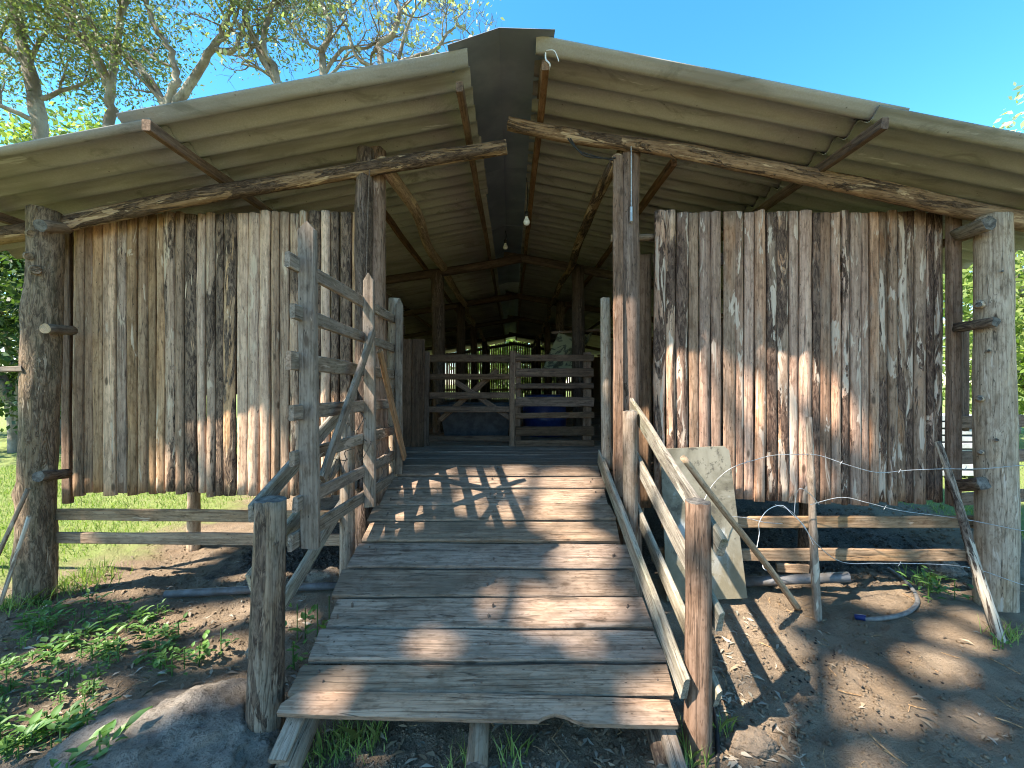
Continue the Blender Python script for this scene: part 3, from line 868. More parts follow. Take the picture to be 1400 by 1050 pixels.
# stringers
def stringer(x, r, y0=1.60, dz=0.0):
    log('stringer', (x, y0, rz(y0) - 0.05 - r + dz), (x, 3.32, rz(3.32) - 0.05 - r), r, r, M_POSTG, ramp, wob=0.006, step=0.12, cut=M_CUTG)
stringer(-0.135, 0.042, 1.585)
stringer(-0.87, 0.05, 1.60, -0.03)
board('side_beam', (-0.90, 1.585, rz(1.585) - 0.062), (-0.90, 3.3, rz(3.3) - 0.062), 0.035, 0.07, M_GREY, ramp, wd=(0, 0, 1))
stringer(0.60, 0.038, 1.62, -0.05)
board('side_beam', (0.63, 1.56, rz(1.56) - 0.075), (0.63, 3.3, rz(3.3) - 0.065), 0.04, 0.06, M_GREY, ramp, wd=(0, 0, 1))

# ------------------------------------------------------------------ railings
RS = 0.40
rr = empty('ramp_railing', (0.8, 1.8, 0), 'railing with four sloping boards on round posts along the right edge of the ramp', 'railing')
tag(log('post', (0.79, 1.765, -0.12), (0.795, 1.78, 1.045), 0.058, 0.050, M_POSTD, rr, rough=0.04, seg=18, step=0.05, cut=M_CUTG, flare=0.004), 'dark round front post with a sawn top')
log('post', (0.79, 2.77, -0.1), (0.79, 2.77, P(0, 562, 2.77).z), 0.052, 0.048, M_GREY, rr, rough=0.03, step=0.06, cut=M_CUTG)
log('post', P(829, 640, 3.26), P(829, 408, 3.26), 0.042, 0.038, M_POSTP, rr, rough=0.03, step=0.06)
def rail(x, z_at_25, y0, y1, w, mat, par, t=0.028, name='rail'):
    return board(name, (x, y0, z_at_25 + RS * (y0 - 2.5)), (x, y1, z_at_25 + RS * (y1 - 2.5)), w, t, mat, par, wd=(0, 0, 1), wob=0.006, ch=0.006, end_jit=0.012)
rail(0.865, 1.20, 1.70, 3.28, 0.105, M_RAIL, rr)
rail(0.865, 0.87, 1.72, 3.25, 0.105, M_RAIL, rr)
rail(0.865, 0.53, 1.74, 3.2, 0.10, M_RAIL, rr)
rail(0.712, 0.615, 1.70, 3.36, 0.12, M_RAIL, rr, 0.03)
tube('tie_wire', [(0.75, 3.0, 0.98), (0.84, 2.98, 1.0), (0.86, 3.02, 0.93), (0.79, 3.03, 0.92), (0.77, 3.0, 0.99)], 0.006, M_BLACK, rr, 6)

rl = empty('ramp_railing', (-1.06, 1.8, 0), 'grey three-board railing on round posts left of the ramp, behind the open gate', 'railing')
tag(log('post', (-1.075, 1.80, -0.12), (-1.045, 1.80, 1.05), 0.078, 0.060, M_POSTG, rl, rough=0.05, seg=20, step=0.05, cut=M_CUTG, flare=0.006), 'stout grey front post with split top')
log('post', (-1.08, 2.72, -0.1), (-1.08, 2.72, P(0, 560, 2.72).z), 0.05, 0.045, M_GREY, rl, rough=0.03, step=0.06, cut=M_CUTG)
log('post', P(540, 650, 3.3), P(540, 408, 3.3), 0.055, 0.048, M_POSTP, rl, rough=0.03, step=0.06)
for z in (1.275, 0.97, 0.655):
    rail(-1.128, z, 1.785, 3.2, 0.09, M_RAIL, rl, 0.026)

# ------------------------------------------------------------------ open gate at the left of the ramp
gate = empty('wooden_gate', (-0.93, 3.2, 0.85), 'tall grey wooden gate of seven boards swung open along the left side of the ramp', 'gate')
gx_ = -0.93
board('stile', P(424, 748, 1.87), P(421, 305, 1.87), 0.075, 0.035, M_GREY, gate, wd=(1, 0, 0), peak=0.035)
board('stile', P(506, 692, 2.62), P(505, 374, 2.62), 0.07, 0.03, M_GREY, gate, wd=(1, 0, 0), peak=0.05)
board('stile', P(545, 648, 3.24), P(546, 409, 3.24), 0.055, 0.03, M_GREY, gate, wd=(1, 0, 0), peak=0.05)
fz = [2.085, 1.865, 1.65, 1.425, 1.22, 1.02, 0.855]
for k, z in enumerate(fz):
    zb = z - 0.035 + R.uniform(-0.012, 0.012)
    board('rail', (-0.955 + (0.008 if k % 2 else -0.01), 1.80 + R.uniform(-0.03, 0.02), z), (-0.935, 3.27, zb), R.uniform(0.062, 0.078), 0.024, M_GREY, gate, wd=(0, 0, 1))
board('brace', P(504, 452, 2.60) + Vector((.03, 0, 0)), P(432, 655, 1.90) + Vector((.03, 0, 0)), 0.06, 0.022, M_GREY, gate, wd=(0, 0.7, 0.7))
board('brace', P(513, 480, 2.66) + Vector((.03, 0, 0)), P(549, 625, 3.2) + Vector((.02, 0, 0)), 0.06, 0.022, M_SAWN, gate, wd=(0, 0.7, 0.7))
for k in range(9):
    y = R.uniform(1.95, 3.1); z = R.uniform(0.9, 1.45)
    pts = [(-0.90 + R.uniform(-.03, .03), y + i * 0.07, z + R.uniform(-0.07, 0.07)) for i in range(6)]
    tube('wire_tangle', pts, 0.0022, M_RUST, gate, 4, 4)

# ------------------------------------------------------------------ inner pen gates
YG = 4.40
def pg(px, py): return P(px, py, YG)
ig = empty('pen_gate', tuple(pg(757, 612)), 'brown slatted pen gate closing the right half of the aisle inside the barn', 'gate')
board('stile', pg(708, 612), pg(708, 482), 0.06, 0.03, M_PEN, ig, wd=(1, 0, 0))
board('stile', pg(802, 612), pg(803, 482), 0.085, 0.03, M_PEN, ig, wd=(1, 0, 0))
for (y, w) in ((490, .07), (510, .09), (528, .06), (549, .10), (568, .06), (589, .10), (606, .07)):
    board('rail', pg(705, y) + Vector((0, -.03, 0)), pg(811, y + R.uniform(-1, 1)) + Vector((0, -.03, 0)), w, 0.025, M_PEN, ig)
jg = empty('pen_gate', tuple(pg(640, 612)), 'dark brown pen gate with crossed braces at the left of the aisle inside the barn', 'gate')
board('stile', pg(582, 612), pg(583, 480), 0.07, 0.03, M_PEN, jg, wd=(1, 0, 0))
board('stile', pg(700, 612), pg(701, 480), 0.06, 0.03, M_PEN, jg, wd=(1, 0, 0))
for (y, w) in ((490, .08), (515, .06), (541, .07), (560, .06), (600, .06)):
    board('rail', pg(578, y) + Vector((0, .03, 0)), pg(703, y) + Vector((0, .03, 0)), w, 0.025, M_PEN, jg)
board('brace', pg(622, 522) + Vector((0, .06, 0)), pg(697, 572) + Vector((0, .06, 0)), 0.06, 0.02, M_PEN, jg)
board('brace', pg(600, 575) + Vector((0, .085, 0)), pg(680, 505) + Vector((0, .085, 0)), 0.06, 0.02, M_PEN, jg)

# feed trough, barrel, sacking, bulbs
def trough():
    x0, x1, y0, y1, z0, z1 = -0.85, 0.0, 4.85, 5.4, FL, FL + 0.42
    V, Fc = [], []
    def ring(dx, z): 
        b = len(V); V.extend([(x0 + dx, y0 + dx, z), (x1 - dx, y0 + dx, z), (x1 - dx, y1 - dx, z), (x0 + dx, y1 - dx, z)]); return b
    rs = [ring(.06, z0), ring(.0, z1 - .05), ring(-.03, z1 - .05), ring(-.03, z1), ring(.03, z1), ring(.08, z0 + .04)]
    for a, b in zip(rs, rs[1:]):
        for i in range(4): Fc.append((a + i, a + (i + 1) % 4, b + (i + 1) % 4, b + i))
    Fc.append((rs[-1], rs[-1] + 1, rs[-1] + 2, rs[-1] + 3)); Fc.append((3, 2, 1, 0))
    return mk('feed_trough', V, Fc, M_TROUGH)
tag(trough(), 'dark rectangular feed trough on the barn floor behind the crossed pen gate', 'trough')


def lathe(name, prof, c, mat, parent=None, seg=20):
    V, Fc = [], []
    for (r, z) in prof:
        for k in range(seg):
            a = 2 * math.pi * k / seg; V.append((r * math.cos(a), r * math.sin(a), z))
    for i in range(len(prof) - 1):
        for k in range(seg):
            k2 = (k + 1) % seg; Fc.append((i * seg + k, i * seg + k2, (i + 1) * seg + k2, (i + 1) * seg + k))
    Fc.append(tuple(range(seg - 1, -1, -1))); Fc.append(tuple((len(prof) - 1) * seg + k for k in range(seg)))
    return mk(name, V, Fc, mat, Matrix.Translation(Vector(c)), parent, None, True)
tag(lathe('blue_barrel', [(.24, 0), (.27, .03), (.28, .2), (.29, .22), (.28, .24), (.28, .40), (.29, .42), (.28, .44), (.24, .5), (.24, .52), (.2, .52)], (0.42, 5.35, FL), M_BLUE),
    'blue plastic barrel behind the slatted pen gate inside the barn', 'barrel')
def bulb(p, label, drop):
    e = empty('light_bulb', p, label, 'light bulb')
    p = Vector(p)
    lathe('globe', [(.006, -.05), (.022, -.045), (.031, -.028), (.031, -.012), (.022, .008), (.014, .025), (.013, .04)], p, M_BULB, e, 14)
    lathe('socket', [(.015, .034), (.018, .036), (.018, .075), (.009, .085)], p, M_BLACK, e, 12)
    tube('cord', [p + Vector((0, 0, .08)), p + Vector((.01, .01, .08 + drop * .5)), p + Vector((0.0, 0, .08 + drop))], 0.004, M_BLACK, e, 6)
bulb(tuple(P(720, 301, 3.9)), 'white light bulb hanging from the right ridge purlin', 0.32)
bulb(tuple(P(691, 336, 5.5)), 'small white light bulb hanging under the second rafter pair', 0.12)

def sack():
    t = NT('sack_print'); v, r = t.obj()
    n1 = t.noise(v, 5, 3, 0.5, 1.6); n2 = t.noise(v, 40, 4)
    c = t.mix(t.ramp(n1, 0.47, 0.53), (0.27, 0.25, 0.14), (0.09, 0.085, 0.055)); c = t.mix(t.ramp(n2, .5, .7, 0, .3), c, (.35, .33, .22))
    m = t.done(c, 0.8, n2, 0.2)
    V, Fc = [], []
    nx_, nz_ = 18, 14
    a, b = P(765, 452, 6.2), P(812, 452, 6.2)
    for lay in (0, 1):
        for j in range(nz_ + 1):
            for i in range(nx_ + 1):
                u, w = i / nx_, j / nz_
                x = a.x - 0.28 * w + (b.x - a.x - 0.05 * w) * u
                y = 6.2 + 0.05 * math.sin(u * 9 + w * 3) - 0.15 * w + 0.006 * lay
                z = a.z - 0.62 * w - 0.11 * math.sin(math.pi * u) * (1 - w) + 0.05 * u * w
                V.append((x, y, z))
    k = (nx_ + 1) * (nz_ + 1)
    for j in range(nz_):
        for i in range(nx_):
            q = (j * (nx_ + 1) + i, j * (nx_ + 1) + i + 1, (j + 1) * (nx_ + 1) + i + 1, (j + 1) * (nx_ + 1) + i)
            Fc.append(q); Fc.append(tuple(k + s for s in reversed(q)))
    tag(mk('hung_sack', V, Fc, m, None, None, None, True), 'olive printed sack draped over a pole at the right inside the barn', 'sack')
sack()
tag(log('hanging_pole', (0.6, 6.22, 2.32), (1.9, 6.22, 2.36), 0.02, 0.02, M_POSTD), 'thin dark pole carrying the olive sack inside the barn', 'pole')

# ------------------------------------------------------------------ things leaning about on the right
def panel():
    pts = [P(903, 614, 3.0), P(990, 610, 3.0), P(997, 616, 3.0), P(1022, 818, 2.94), P(912, 822, 2.93)]
    M = Matrix.Translation(pts[4]); V = [tuple(p - pts[4]) for p in pts]; n = len(V)
    V += [(v[0], v[1] + 0.014, v[2]) for v in V]
    Fc = [tuple(range(n - 1, -1, -1)), tuple(range(n, 2 * n))] + [(i, (i + 1) % n, n + (i + 1) % n, n + i) for i in range(n)]
    tag(mk('leaning_sheet', V, Fc, M_PANEL, M), 'stained pale rectangular sheet leaning against the low rails right of the ramp', 'sheet')
panel()
bp = empty('leaning_pole', tuple(G(1085, 826)), 'slim brown pole leaning from the right ramp railing down to the dirt', 'pole')
log('shaft', G(1088, 827) + Vector((0, 0, -.01)), P(921, 628, 2.17) + Vector((0.05, 0, 0.02)), 0.022, 0.017, M_BAMBOO, bp, wob=0.012, step=0.05, rough=0.05, seg=10)
c0 = G(1088, 827).lerp(P(921, 628, 2.17) + Vector((0.05, 0, .02)), 0.32)
tube('wire_band', [c0 + Vector((0.024 * math.cos(a), 0.006 * math.sin(a) - .0, 0.024 * math.sin(a))) for a in np.linspace(0, 6.28, 12)], 0.003, M_WIREW, bp, 5)

sf = empty('wire_fence', tuple(G(1118, 838)), 'rough stick fence strung with thin wires in front of the right plank wall', 'fence')
log('stick', G(1119, 838) + Vector((0, 0, -.08)), P(1107, 570, 2.82), 0.026, 0.018, M_STICK, sf, wob=0.03, rough=0.12, step=0.05, seg=10, lumps=[(1, .6, .012, .04), (4, 1.0, .012, .03)])
log('stick', G(1370, 872) + Vector((0, 0, -.06)), P(1278, 604, 2.86), 0.032, 0.018, M_STICK, sf, wob=0.03, rough=0.10, step=0.05, seg=10, lumps=[(2, .5, .01, .04)])
def wirep(pts, y=2.8, r=0.0026, mat=None):
    return tube('wire', [P(a, b, y + 0.02 * math.sin(i * 2.1)) for i, (a, b) in enumerate(pts)], r, mat or M_WIRE, sf, 5, 8)
wirep([(960, 690), (975, 662), (1000, 640), (1035, 628), (1062, 622), (1108, 621)], 2.82)
wirep([(1108, 621), (1125, 624), (1160, 636), (1200, 646), (1240, 643), (1290, 641), (1340, 641), (1400, 636), (1500, 630)], 2.76)
wirep([(1108, 690), (1150, 680), (1185, 687), (1230, 698), (1290, 706), (1330, 712), (1400, 726), (1500, 745)], 2.75)
wirep([(1060, 690), (1085, 702), (1115, 742), (1150, 768), (1200, 770), (1270, 771), (1330, 777), (1400, 800), (1480, 825)], 2.72)
wirep([(1034, 752), (1038, 730), (1038, 714), (1050, 697), (1069, 691), (1083, 703), (1100, 720), (1112, 745)], 2.7, 0.0022, M_WIREW)
wirep([(1086, 702), (1088, 680), (1094, 668), (1108, 676), (1120, 690)], 2.72)
wirep([(996, 706), (1020, 708), (1045, 714), (1070, 716)], 2.85)
# barbs
for (a, b) in ((1020, 632), (1150, 633), (1230, 644), (1320, 641), (1210, 694), (1230, 771)):
    p = P(a, b, 2.77); tube('barb', [p + Vector((-.012, -.004, -.012)), p, p + Vector((.012, .004, .014))], 0.002, M_WIRE, sf, 4, 2)

tag(log('pvc_pipe', G(1020, 806) + Vector((0, .05, 0.03)), P(1161, 789, 3.0), 0.034, 0.034, M_PVC, None, wob=0.003, rough=0.01, step=0.2, seg=16, cut=M_BLACK), 'pale plastic pipe lying beneath the low rails at the right of the ramp', 'pipe')
tag(board('offcut', G(1066, 787) + Vector((0, 0.04, .05)), G(1112, 790) + Vector((0, .05, .05)), 0.07, 0.03, M_LOWR, None, wd=(0, 0, 1), wob=0.01), 'short sunlit wood offcut lying behind the pale pipe', 'wood offcut')
gp = lambda a, b, h=0.012: G(a, b) + Vector((0, 0, h + gh(G(a, b).x, G(a, b).y)))
h1 = empty('garden_hose', tuple(G(1200, 845)), 'short grey hose end curving on the dirt below the right wall', 'hose')
tube('hose', [gp(1215, 778), gp(1238, 795), gp(1252, 812), gp(1253, 826), gp(1236, 838), gp(1205, 845), gp(1182, 843)], 0.014, M_HOSE, h1, 8)
tube('blue_coupling', [gp(1184, 843), gp(1178, 841), gp(1170, 838)], 0.019, M_BLUE, h1, 10)
tag(tube('black_hose', [gp(955, 870), gp(962, 905), gp(969, 940), gp(978, 985), gp(981, 1020), gp(979, 1060), gp(970, 1120)], 0.0095, M_BLACK, None, 8), 'black hose running along the ground beside the right front ramp post', 'hose')
tag(log('pvc_pipe', G(226, 818) + Vector((0, 0, .03)), G(462, 812) + Vector((0, .05, .04)), 0.026, 0.026, M_PVC, None, wob=0.002, rough=0.01, step=0.2, seg=16, cut=M_BLACK), 'grey plastic pipe lying on the dirt left of the ramp', 'pipe')

# ------------------------------------------------------------------ stones
def rock(name, c, sx, sy, sz, mat, label, seed, pts=40):
    V, Fc = [], []
    nu, nv = 110, 60
    for j in range(nv + 1):
        th = math.pi * 0.62 * j / nv
        for i in range(nu):
            a = 2 * math.pi * i / nu
            d = Vector((math.sin(th) * math.cos(a), math.sin(th) * math.sin(a), math.cos(th)))
            k = 1 + 0.28 * noise.noise(d * 1.3 + Vector((seed, 0, 0))) + 0.15 * noise.noise(d * 3.5 + Vector((seed, 5, 0))) + 0.07 * noise.noise(d * 9 + Vector((0, seed, 0))) + 0.032 * noise.noise(d * 26) + 0.012 * noise.noise(d * 60)
            V.append((d.x * sx * k, d.y * sy * k, d.z * sz * k))
    for j in range(nv):
        for i in range(nu):
            i2 = (i + 1) % nu; Fc.append((j * nu + i, (j + 1) * nu + i, (j + 1) * nu + i2, j * nu + i2))
    return tag(mk(name, V, Fc, mat, Matrix.Translation(Vector(c)), None, None, True), label, 'rock')
rock('boulder', (-1.40, 1.68, -0.02), 0.48, 0.42, 0.17, M_ROCK, 'broad grey boulder half buried beside the left front ramp post', 3.3)
rock('stone', G(1024, 1012) + Vector((0, 0, -.01)), 0.10, 0.06, 0.045, M_ROCK2, 'small sunlit brown stone on the dirt by the black hose', 8.1)
rock('stone', G(430, 800) + Vector((0.05, .1, 0)), 0.16, 0.1, 0.07, M_ROCK2, 'flat tan stone behind the grey pipe left of the ramp', 12.4)
rock('stone', G(335, 803) + Vector((0.0, .0, 0)), 0.06, 0.05, 0.05, M_ROCK2, 'small tan stone at the foot of the left railing', 17.9)
rock('stone', G(1308, 790) + Vector((0, .1, 0)), 0.14, 0.1, 0.12, M_ROCK, 'dark stone against the foot of the pale right corner post', 21.2)

# ------------------------------------------------------------------ fence bits at both sides
lf = empty('side_fence', (-4.6, 2.95, 0), 'grey horizontal bar and thin leaning sticks at the far left post', 'fence')
board('bar', P(33, 504, 2.84), P(-420, 516, 2.84), 0.035, 0.035, M_GREY, lf)
log('stick', P(38, 668, 2.72), P(-22, 800, 2.62), 0.012, 0.012, M_STICK, lf, wob=0.01)
log('stick', P(40, 706, 2.66), P(-2, 826, 2.6), 0.012, 0.010, M_STICK, lf, wob=0.01)
log('post', (-5.75, 2.84, -.1), (-5.75, 2.84, 1.75), 0.08, 0.07, M_POSTB, lf)
cf = empty('corral_fence', (4.6, 3.4, 0), 'brown corral boards running right from the pale corner post', 'fence')
for y in (586, 634, 690):
    board('rail', (3.45, 3.25, P(0, y - 9, 3.3).z), (7.0, 3.9, P(0, y - 9, 3.3).z), 0.1, 0.03, M_POSTD, cf)
for x in (5.0, 7.0):
    log('post', (x, 3.25 + (x - 3.45) * .183 + .08, -.1), (x, 3.25 + (x - 3.45) * .183 + .08, 1.6), 0.07, 0.065, M_POSTG, cf)
st = empty('slab_stack', (7.8, 7.2, 0), 'stack of pale concrete slabs on the lawn seen past the right wall end', 'slab stack')
for k in range(9):
    z = 0.06 + k * 0.115
    board('concrete_slab', (7.0 + R.uniform(-.04, .04), 7.2, z), (7.95, 7.2 + R.uniform(-.04, .04), z), 0.6, 0.085, M_STACK, st, wd=(0, 1, 0), step=0.7)

# ------------------------------------------------------------------ trees
def grow(V, Fc, tips, p, d, L, r, lev, rng, up=0.15, curl=0.35, kids=(3, 5), seg=5):
    n = 5
    path, rad = [p.copy()], [r]
    for i in range(n):
        d = (d + Vector((rng.gauss(0, curl), rng.gauss(0, curl), rng.gauss(0, curl) + up)) * 0.5).normalized()
        p = p + d * (L / n); path.append(p.copy()); rad.append(r * (1 - 0.62 * (i + 1) / n))
    add_tube(V, Fc, path, rad, seg, cap=False)
    if lev <= 0:
        tips.extend(path[1:]); return
    for k in range(rng.randint(*kids)):
        t = rng.uniform(0.25, 1.0); i = min(int(t * n), n - 1)
        q = path[i].lerp(path[i + 1], t * n - i)
        ax = (path[i + 1] - path[i]).normalized()
        o = ax.orthogonal(); o.rotate(Matrix.Rotation(rng.uniform(0, 6.28), 3, ax))
        grow(V, Fc, tips, q, (ax * rng.uniform(.5, 1) + o * rng.uniform(.5, 1)).normalized(), L * rng.uniform(.5, .75), max(rad[i] * 0.55, 0.006), lev - 1, rng, up, curl, kids, max(seg - 1, 3))


def crown_pts(tips, per, spread, rng):
    t = np.array([tuple(p) for p in tips])
    t = np.repeat(t, per, 0)
    return t + rng.normal(size=t.shape) * spread


def tree(name, base, limbs, label, mat, per=10, spread=0.22, size=0.11, lev=2, kids=(3, 5), seed=1, side=5, asp=0.4, droop=0.3, Ls=2.2, up=0.15, group=None, curl=0.35, frac=1.0):
    rng = random.Random(seed); nr = np.random.default_rng(seed)
    e = empty(name, base, label, 'tree', group)
    V, Fc, tips = [], [], []
    for pts, r0, r1 in limbs:
        path = smooth_path(pts, 6)
        n = len(path)
        for i in range(1, n - 1): path[i] = path[i] + Vector((rng.gauss(0, 1), rng.gauss(0, 1), rng.gauss(0, .5))) * r0 * 0.18
        rad = [r0 + (r1 - r0) * i / (n - 1) for i in range(n)]
        add_tube(V, Fc, path, rad, 10)
        for k in range(side):
            t = rng.uniform(0.3, 1.0) if k else 1.0
            i = min(int(t * (n - 1)), n - 2); ax = (path[i + 1] - path[i]).normalized()
            o = ax.orthogonal(); o.rotate(Matrix.Rotation(rng.uniform(0, 6.28), 3, ax))
            grow(V, Fc, tips, path[i + 1], (ax * rng.uniform(.3, 1) + o * rng.uniform(.3, 1)).normalized(), Ls * rng.uniform(.7, 1.2), max(rad[i] * 0.5, 0.02), lev, rng, up, curl, kids)
    mk('trunk', V, Fc, M_TREE, None, e, None, True)
    tips = [q for q in tips if rng.random() < frac]
    pts = crown_pts(tips, per, spread, nr)
    LV, Q = leaves(pts, size, asp, droop, rng=nr)
    fast('crown', LV, Q, mat, e)
    return e, tips


D = 10.5
T = lambda a, b, d=D: P(a, b, d)
tree('gnarled_tree', (T(45, 525).x, D, 0), [
    ([(T(70, 525).x, D, 0), T(62, 300), T(58, 190), T(38, 90), T(15, 0), T(0, -90)], 0.18, 0.08),
    ([T(55, 180), T(40, 95), T(15, 70), T(-40, 20)], 0.16, 0.06),
    ([(T(150, 525).x, D + .5, 0), T(148, 300), T(150, 170), T(152, 125), T(160, 60), T(175, -20), T(190, -90)], 0.14, 0.05),
    ([T(152, 130), T(130, 80), T(95, 30), T(70, -40)], 0.10, 0.04)],
    'gnarled tree with thick pale limbs behind the far left of the roof', M_LEAF, per=17, spread=0.40, size=0.105, seed=4, side=6, Ls=1.9, kids=(3, 4), lev=2)
D = 11.5
tree('spreading_tree', (T(232, 525).x, D, 0), [
    ([(T(235, 525).x, D, 0), T(235, 300), T(228, 150), T(242, 110), T(232, 70), T(205, 20), T(185, -60)], 0.13, 0.04),
    ([T(235, 160), T(262, 110), T(295, 60), T(312, 20), T(325, -50)], 0.12, 0.04),
    ([T(292, 66), T(318, 70), T(335, 30), T(345, -10)], 0.07, 0.03),
    ([T(228, 150), T(190, 90), T(140, 60), T(90, 40)], 0.10, 0.04)],
    'spreading tree with forked pale limbs rising behind the left roof', M_LEAF, per=17, spread=0.40, size=0.105, seed=9, side=5, Ls=1.9, kids=(3, 4), lev=2)
D = 13.5
tree('sparse_tree', (T(380, 525).x, D, 0), [
    ([(T(400, 525).x, D, 0), T(392, 300), T(380, 110), T(362, 78), T(365, 30), T(385, -20)], 0.12, 0.05),
    ([T(380, 115), T(345, 50), T(335, 15)], 0.09, 0.04),
    ([(T(455, 525).x, D, 0), T(450, 250), T(443, 100), T(440, 70), T(452, 40), T(440, 0), T(445, -40)], 0.11, 0.04),
    ([T(443, 100), T(470, 66), T(500, 66), T(520, 52)], 0.05, 0.02)],
    'sparse thin tree with few pale leaves above the middle of the left roof', M_LEAFP, per=2, spread=0.16, size=0.15, seed=14, side=6, Ls=1.3, kids=(3, 4), lev=3, curl=0.45, asp=0.5, frac=0.09)
D = 14.5
tree('bare_tree', (T(560, 525).x, D, 0), [
    ([(T(530, 525).x, D, 0), T(530, 250), T(522, 90), T(516, 65), T(538, 45), T(545, 10), T(530, -30)], 0.11, 0.04),
    ([T(525, 100), T(560, 80), T(595, 68), T(612, 45), T(625, 35)], 0.07, 0.02),
    ([T(522, 95), T(490, 80), T(475, 40), T(460, 5)], 0.06, 0.02),
    ([T(545, 80), T(560, 30), T(575, 0)], 0.05, 0.02)],
    'nearly bare tree with lime leaf tufts beside the ridge cap', M_LEAFP, per=2, spread=0.15, size=0.15, seed=23, side=6, Ls=1.2, kids=(3, 4), lev=3, curl=0.45, asp=0.5, frac=0.09)

def bush_tree(name, x, y, hgt, wid, mat, label, seed, n=9000, size=0.2, group=None, trunk=0.14, zmin=0.12):
    rng = random.Random(seed); nr = np.random.default_rng(seed)
    e = empty(name, (x, y, 0), label, 'tree', group)
    V, Fc, tips = [], [], []
    for k in range(7):
        a = rng.uniform(0, 6.28); q = rng.uniform(.3, 1) * wid * .5
        top = Vector((x + math.cos(a) * q, y + math.sin(a) * q, hgt * rng.uniform(.45, .95)))
        add_tube(V, Fc, smooth_path([(x, y, -.1), (x + math.cos(a) * q * .15, y + math.sin(a) * q * .15, hgt * .25), tuple(top)], 5), [trunk * (1 - .08 * i) for i in range(11)], 7)
    mk('trunk', V, Fc, M_TREE, None, e, None, True)
    cl = []
    while len(cl) < 70:
        d = nr.normal(size=3); d /= np.linalg.norm(d)
        rr_ = nr.uniform(.35, 1) ** .5
        c = np.array([x + d[0] * wid * .5 * rr_, y + d[1] * wid * .5 * rr_, hgt * (zmin + (1 - zmin) * (0.5 + 0.5 * d[2] * rr_))])
        cl.append((c, nr.uniform(.10, .19) * wid))
    pts = []
    for c, s in cl:
        m = int(n / 70); pts.append(c + nr.normal(size=(m, 3)) * s * np.array([.6, .6, .45]))
    pts = np.concatenate(pts); pts = pts[pts[:, 2] > 0.1]
    LV, Q = leaves(pts, size, 0.5, 0.3, rng=nr)
    fast('crown', LV, Q, mat, e)
    return e

bush_tree('bushy_tree', -11.5, 9.6, 6.0, 4.6, M_LEAFD, 'dense dark bushy tree behind the far left corner post', 31, 12000, 0.17)
bush_tree('bushy_tree', -15.5, 13.0, 7.5, 6.0, M_LEAF, 'olive bushy tree at the left edge beyond the lawn', 32, 11000, 0.22)
bush_tree('bushy_tree', -15.2, 14.6, 11.2, 5.0, M_LEAFY, 'lime green bushy tree seen between the limbs above the left roof', 33, 10000, 0.2)
bush_tree('bushy_tree', 12.6, 9.6, 5.6, 5.0, M_LEAFY, 'sunlit lime green tree beyond the lawn past the pale right post', 36, 12000, 0.18)
bush_tree('bushy_tree', 16.0, 13.2, 10.3, 5.6, M_LEAFP, 'pale tree whose tips show over the right end of the roof', 37, 9000, 0.22)
bush_tree('bushy_tree', 0.5, 26.0, 5.0, 7.0, M_LEAFY, 'sunlit green tree glimpsed through the slats of the back gable', 39, 7000, 0.3)

# shade tree standing behind the photographer on the left; its crown breaks the sunlight into patches
def ramp_pt(px, py):
    k = (py - 525) / F; y = (EYE - (0.205 - 0.401 * YF)) / (k + 0.401)
    return Vector(((px - 700) * y / F, y, rz(y)))
LIT = []
for (a, b, r) in ((575, 655, .12), (640, 660, .13), (710, 655, .14), (780, 660, .15), (630, 690, .07), (690, 700, .07), (755, 700, .15), (800, 745, .12), (790, 775, .09),
                  (700, 820, .09), (745, 835, .08), (820, 828, .07), (470, 690, .08), (480, 952, .08), (850, 965, .05), (900, 975, .06), (590, 880, .05), (800, 880, .05), (505, 720, .07)):
    LIT.append((ramp_pt(a, b), r))
for (a, b, r) in ((920, 440, .10), (945, 500, .10), (925, 620, .11), (965, 560, .08), (1000, 640, .11), (1040, 660, .12), (1060, 560, .08), (1010, 520, .06), (1140, 540, .07), (1085, 600, .06), (1075, 480, .06),
                  (325, 575, .12), (290, 605, .10), (345, 620, .10), (165, 625, .07), (230, 650, .07), (450, 600, .10), (470, 560, .08), (455, 660, .1), (855, 430, .10), (850, 370, .06), (855, 520, .1), (870, 640, .08)):
    LIT.append((P(a, b, YW), r * 1.3))
for (a, b, r) in ((1160, 935, .17), (1200, 955, .12), (1135, 960, .10), (1275, 905, .10), (1310, 870, .10), (1200, 815, .12), (1240, 812, .08), (1070, 825, .13), (1045, 870, .13), (1010, 880, .12), (1075, 915, .08), (985, 900, .10),
                  (1025, 1005, .07), (1330, 845, .07), (1140, 795, .08), (250, 845, .12), (320, 835, .12), (180, 880, .10), (90, 900, .08), (300, 890, .10), (60, 1010, .08), (110, 960, .08), (30, 930, .07), (290, 950, .08), (390, 850, .07), (1340, 990, .05), (1180, 1030, .05)):
    LIT.append((G(a, b), r))
for (a, b, y, r) in ((505, 395, 2.6, .08), (540, 430, 3.2, .08), (1200, 760, 3.05, .10), (1100, 760, 3.05, .10), (1060, 715, 3.05, .09), (1280, 758, 3.05, .06), (880, 590, 2.8, .1), (910, 640, 2.3, .09), (890, 690, 2.7, .1), (950, 860, 1.8, .09), (940, 960, 1.75, .07),
                     (990, 700, 2.97, .12), (1000, 790, 2.95, .12), (950, 650, 2.98, .1), (828, 470, 3.26, .07), (530, 560, 3.1, .08), (480, 620, 2.6, .08), (60, 560, 2.8, .06), (250, 962, 1.85, .10), (305, 945, 1.92, .09), (150, 1000, 1.72, .06)):
    LIT.append((P(a, b, y), r))


